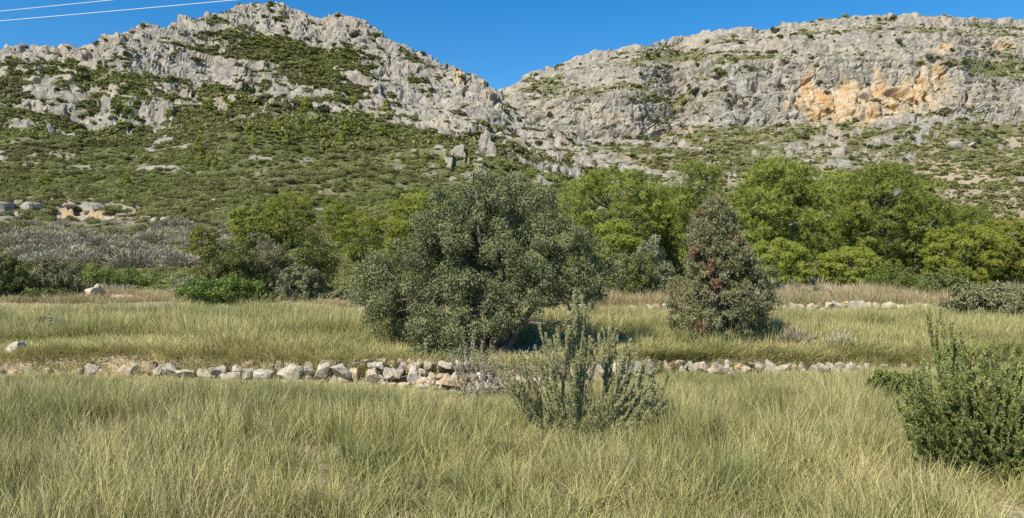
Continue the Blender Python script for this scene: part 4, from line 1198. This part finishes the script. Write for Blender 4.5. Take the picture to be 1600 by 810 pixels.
def small_pine(seed):
    rng = np.random.default_rng(seed)
    C, R = [], []
    for i in range(16):
        t = rng.uniform(.12, 1.); a = rng.uniform(0, 6.28); q = .62 * (1 - t * .75)
        C.append((math.cos(a) * q, math.sin(a) * q, t * 1.8)); R.append(rng.uniform(.22, .36) * (1.1 - .4 * t))
    V, Fc, rnd = leafball(rng, C, R, 900, .26, .10, .6, .4, flat=.75)
    acc = Acc(); acc.add(tube([(0, 0, -.2), (0, 0, .7), (0, 0, 1.6)], [.06, .045, .015], 5))
    return mk_mesh('hill_pine', np.concatenate([V, acc.V[0]]), np.concatenate([Fc, acc.F[0] + len(V)]), [M_YPINE, M_PBARK], False, {'rnd': np.concatenate([rnd, np.zeros(len(acc.V[0]))])}, np.concatenate([np.zeros(len(Fc)), np.ones(len(acc.F[0]))]))
SP = [small_pine(520 + i) for i in range(4)]
random.seed(33)
for (uc, vc, su, sv, n, lab, grp) in ((400, 178, 60, 8, 16, 'young bright pine in the belt below the left rock slope', 'pines of the upper belt'), (425, 215, 60, 16, 20, 'young bright pine in the lower belt of the left hill', 'pines of the lower belt'), (325, 250, 25, 8, 3, 'bright young pine alone in the middle of the left scrub', 'lone pines in the left scrub'),
                                      (555, 210, 45, 18, 11, 'young bright pine on the green slope below the middle ridge', 'pines below the middle ridge'), (700, 245, 45, 10, 9, 'bright green pine along the lower edge of the rocks', 'pines along the rock edge'), (200, 300, 10, 6, 2, 'bright bushy pine on the lower left slope', 'pines low on the left slope'), (90, 290, 20, 6, 2, 'pale green pine near the left outcrop', 'pines near the left outcrop')):
    for i in range(n):
        uu_ = random.gauss(uc, su)
        hill_shrub(HL, uu_, random.gauss(vc, sv), random.uniform(13, 26), SP, lab + (', left half' if uu_ < uc else ', right half'), grp, 'hill_pine', 1.0, 'tree')

# ------------------------------------------------------------------ maquis: the scrub that covers the slopes
MAQ = [obj('maquis_kind', small_shrub_mesh(540 + i, M_MAQ, 300, .34, .18, .6, 'maquis_kind'), link=False) for i in range(6)]
MAQN = [obj('maquis_near', small_shrub_mesh(560 + i, M_MAQ, 1400, .14, .07, .7, 'maquis_near'), link=False) for i in range(5)]
def maquis(name, Hh, n, label, ylo, seed, big=1.0, yhi=9999, kinds=MAQ):
    rng = np.random.default_rng(seed)
    nr = Hh['ncrest']
    P = Hh['P'][:nr].reshape(-1, 3); w = (1 - Hh['rock'][:nr]).ravel() ** 1.5 + .012
    U = Hh['U'][:nr].ravel(); Y = P[:, 1]
    bare = fbm(P[:, 0] / 12, P[:, 1] / 14, P[:, 2] / 6, seed, 3)
    w = w * (Y > ylo) * (Y < yhi) * (U > -120) * (U < 1720) * np.clip(1.1 + 1.2 * bare, .05, 2)
    dv = np.abs(np.gradient(Hh['V'], axis=0))[:nr].ravel()
    w = w * np.clip(dv, .15, 5)
    w = w * np.where((U < 440) & (Y > 39) & (Y < 73), .30, 1)
    k = rng.choice(len(P), n, p=w / w.sum())
    nc = Hh['P'].shape[1]; r_, c_ = k // nc, np.minimum(k % nc, nc - 2)
    fa, fb = rng.random((n, 1)), rng.random((n, 1)); G = Hh['P']
    Q = (G[r_, c_] * (1 - fb) + G[r_, c_ + 1] * fb) * (1 - fa) + (G[r_ + 1, c_] * (1 - fb) + G[r_ + 1, c_ + 1] * fb) * fa
    s = rng.lognormal(-.1, .55, n) * np.interp(Q[:, 1], [25, 60, 120, 250, 450], [.50, .95, 1.05, 1.2, 1.45]) * big
    s = np.minimum(s, np.interp(Q[:, 1], [25, 60, 120, 200], [.42, .75, 1.5, 3.5]))
    S = np.stack([s * rng.uniform(.9, 1.5, n), s, s * rng.uniform(.5, .85, n)], -1)
    Rt = np.stack([rng.normal(0, .12, n), rng.normal(0, .12, n), rng.uniform(0, 6.28, n)], -1)
    Q[:, 2] -= s * .12
    scatter(name, kinds, Q, Rt, S, rng.integers(0, len(kinds), n), label, 'scrub')
maquis('hillside_scrub', HL, 52000, 'olive green maquis scrub covering the left hillside', 175, 71, .58)
maquis('lower_slope_scrub', HL, 26000, 'green scrub at the foot of the left hill behind the terraces', 23.6, 73, .60, 175, MAQN)
maquis('mountain_scrub', HR, 18000, 'low green scrub on the slopes and ledges of the right mountain', 100, 72, .62)
maquis('scrub_under_pines', HR, 2500, 'low green scrub growing under and behind the pines', 24, 74, .7, 100, MAQN)

# ------------------------------------------------------------------ meadow grass
def tuft(seed, nb, hlo, hhi, spread, width, lean, mat, curl=.35, name='tuft'):
    rng = np.random.default_rng(seed)
    h = rng.uniform(hlo, hhi, nb); a = rng.uniform(0, 6.283, nb); rr = spread * np.sqrt(rng.random(nb))
    root = np.stack([np.cos(a) * rr, np.sin(a) * rr, np.zeros(nb)], -1)
    b = a + rng.normal(0, .9, nb)
    out = np.stack([np.cos(b), np.sin(b), np.zeros(nb)], -1)
    ln = np.abs(rng.normal(0, lean, nb)); cu = np.abs(rng.normal(0, curl, nb))
    side = np.stack([-np.sin(b), np.cos(b), np.zeros(nb)], -1)
    tw = rng.uniform(-1.2, 1.2, nb)
    sd = side * np.cos(tw)[:, None] + out * np.sin(tw)[:, None]
    ts = np.array([0, .35, .7, 1.0]); ws = np.array([.8, 1., .7, .12])
    V = np.empty((nb, 4, 2, 3))
    for i, (t, w) in enumerate(zip(ts, ws)):
        p = root + out * (h * (ln * t + cu * t * t))[:, None]
        p = p + np.array([0, 0, 1]) * (h * (t - .35 * cu * t * t))[:, None]
        V[:, i, 0] = p - sd * width * w / 2; V[:, i, 1] = p + sd * width * w / 2
    base = np.arange(nb)[:, None] * 8
    Fc = np.concatenate([np.stack([base[:, 0] + 2 * i, base[:, 0] + 2 * i + 1, base[:, 0] + 2 * i + 3, base[:, 0] + 2 * i + 2], -1) for i in range(3)])
    rnd = np.repeat(rng.random(nb), 8)
    tip = np.tile(np.repeat(ts, 2), nb)
    return obj(name, mk_mesh(name, V.reshape(-1, 3), Fc, [mat], True, {'rnd': rnd, 'tip': tip}), link=False)

def low(X, Y):
    """grazed shorter in front of the walls and round the rubble"""
    a = w1y(X) - Y; b = w2y(X) - Y
    near = .16 + .17 * sstep(-4.2, -5.2, X) + .24 * sstep(1.5, 2.6, X)
    k = np.where(a > 0, near + (1 - near) * sstep(.3, 3.4, a), np.where(b > 0, (.42 + .58 * sstep(.3, 2.6, b)) * (.40 + .60 * sstep(0, 1.5, -a)), 1))
    k = np.where((a > 0) & (X > 2), k * (.8 + .2 * sstep(.3, 1.2, a)), k)
    k = np.where((a < 0) & (a > -1.9) & (X < -5.35), .35, k)
    k = np.where((b < 0) & (X < 2), .45, k)
    uu = 800 + X / Y * F
    k = np.where((a < 0) & (a > -3) & (uu > 650) & (uu < 1000), .45, k)
    for (x, y, r) in ((PX(905, 7.35), 7.0, .55), (PX(1540, 6), 5.6, .6), (PX(1398, 8.9), 8.6, .4)):
        k = k * (1 - .5 * np.exp(-((X - x) ** 2 + (Y - y) ** 2) / r ** 2))
    return k

def under(X, Y):
    """thin cover in the shade of the wild olive and at the juniper's foot"""
    u = 800 + X / Y * F
    k = 1 - .72 * sstep(630, 655, u) * sstep(1000, 960, u) * sstep(14.2, 13.2, Y) * sstep(.35, .8, Y - w1y(X))
    return k * (1 - .9 * np.exp(-((X - PX(1122, 13.7)) / .75) ** 2 - ((Y - 13.2) / .7) ** 2))

def grass(name, kinds, pts, smin, smax, seed, label):
    rng = np.random.default_rng(seed)
    n = len(pts)
    s = rng.uniform(smin, smax, n)
    pts = pts[rng.random(n) < np.where((pts[:, 0] < -5.35) & (pts[:, 1] > w1y(pts[:, 0])) & (pts[:, 1] < w1y(pts[:, 0]) + 2), .9, 1)]; n = len(pts); s = s[:n]
    z = near_z(pts[:, 0], pts[:, 1])
    Q = np.stack([pts[:, 0], pts[:, 1], z - .01], -1)
    hz = 1 + .45 * fbm(pts[:, 0] / .7, pts[:, 1] / .7, pts[:, 0] * 0, seed, 3) + .45 * fbm(pts[:, 0] / 2.4, pts[:, 1] / 2.4, pts[:, 0] * 0, seed + 4, 2)
    hz = np.clip(hz, .35, 1.7)
    S = np.stack([s, s, s * hz * low(pts[:, 0], pts[:, 1])], -1)
    Rt = np.stack([rng.normal(0, .10, n), rng.normal(.05, .12, n), rng.uniform(0, 6.28, n)], -1)
    scatter(name, kinds, Q, Rt, S, rng.integers(0, len(kinds), n), label, 'grass')

def field(rng, n, ylo, yhi, test, margin=3.0):
    Yv = np.sqrt(rng.uniform(ylo ** 2, yhi ** 2, n)); Xv = rng.uniform(-1, 1, n) * (Yv * .68 + margin)
    m = test(Xv, Yv)
    return np.stack([Xv[m], Yv[m]], -1)
rng = np.random.default_rng(80)
T1 = [tuft(600 + i, 52, .15, .35, .10, .0042, .24, M_GRASS, name='tuft_a') for i in range(5)]
T1 += [tuft(606 + i, 30, .22, .44, .06, .0040, .16, M_GRASS, name='tuft_a') for i in range(2)]
T1 += [tuft(610 + i, 16, .18, .48, .10, .0036, .30, M_DRY, .5, name='tuft_a') for i in range(2)]
T1 += [tuft(616, 34, .08, .20, .10, .009, .6, M_WEED, .5, name='tuft_a'), tuft(617, 26, .15, .40, .05, .006, .2, M_WEED, .3, name='tuft_a')]
T2 = [tuft(620 + i, 34, .26, .48, .14, .0078, .22, M_GRASS2, name='tuft_b') for i in range(5)]
T3 = [tuft(640 + i, 26, .2, .42, .16, .009, .3, M_DRY, name='tuft_c') for i in range(4)]
def bare(X, Y):
    u = 800 + X / Y * F; v = HZ + EYE * F / Y
    k = np.clip(.85 + 1.3 * fbm(X / .8, Y / .8, X * 0, 77, 3), .12, 1)
    for (a, b, ru, rv) in ((1190, 648, 40, 8), (1030, 640, 14, 10), (600, 612, 60, 7), (470, 655, 26, 7), (705, 716, 34, 9), (1130, 735, 40, 10), (260, 700, 30, 8), (1300, 690, 30, 8)):
        k = k * (1 - .95 * np.exp(-((u - a) / ru) ** 2 - ((v - b) / rv) ** 2))
    return k
g1 = field(rng, 20000, 2.2, 12.6, lambda X, Y: (Y < w1y(X) - .16) & (rng.random(len(X)) < bare(X, Y)))
grass('meadow_grass', T1, g1, .75, 1.2, 81, 'fine yellow green meadow grass filling the foreground')
g2 = field(rng, 21000, 10.3, 21.4, lambda X, Y: (Y > w1y(X) + .1) & (Y < w2y(X) - .06) & (rng.random(len(X)) < sstep(.05, .5, Y - w1y(X)) * .4 + .6) & (rng.random(len(X)) < under(X, Y)))
xe = rng.uniform(-11, 9.5, 1800); ae = rng.uniform(.02, .75, 1800)
ke = (800 + xe / 11.5 * F < 650) | (800 + xe / 11.5 * F > 1010)
g2 = np.concatenate([g2, np.stack([xe, w1y(xe) + ae], -1)[ke]])
grass('terrace_grass', T2, g2, .75, 1.2, 82, 'tall sunlit grass on the terrace above the front stone wall')
g3 = field(rng, 9000, 20.5, 27, lambda X, Y: (Y > w2y(X) + .12) & (fbm(X / 2, Y / 2, X * 0, 9, 3) > -.3))
grass('upper_terrace_grass', T3, g3, .7, 1.2, 83, 'dry tan grass on the upper terrace below the pines')

# ------------------------------------------------------------------ overhead cables
def cable(p, q, sag, label):
    t = np.linspace(0, 1, 60)[:, None]
    pts = np.array(p) + (np.array(q) - np.array(p)) * t; pts[:, 2] -= (4 * sag * t * (1 - t))[:, 0]
    a = Acc(); a.add(tube(pts, np.full(60, .019), 6))
    tag(obj('power_cable', a.mesh('power_cable', [M_CABLE])), label, 'cable', 'overhead cables')
def cpt(u, v, Y): return (PX(u, Y), Y, PZ(v, Y))
cable(cpt(-700, 88, 62), cpt(1000, -60, 42), .25, 'lower of the two pale overhead cables crossing the sky corner')
cable(cpt(-700, 82, 63), cpt(1000, -88, 43), .25, 'upper of the two pale overhead cables crossing the sky corner')
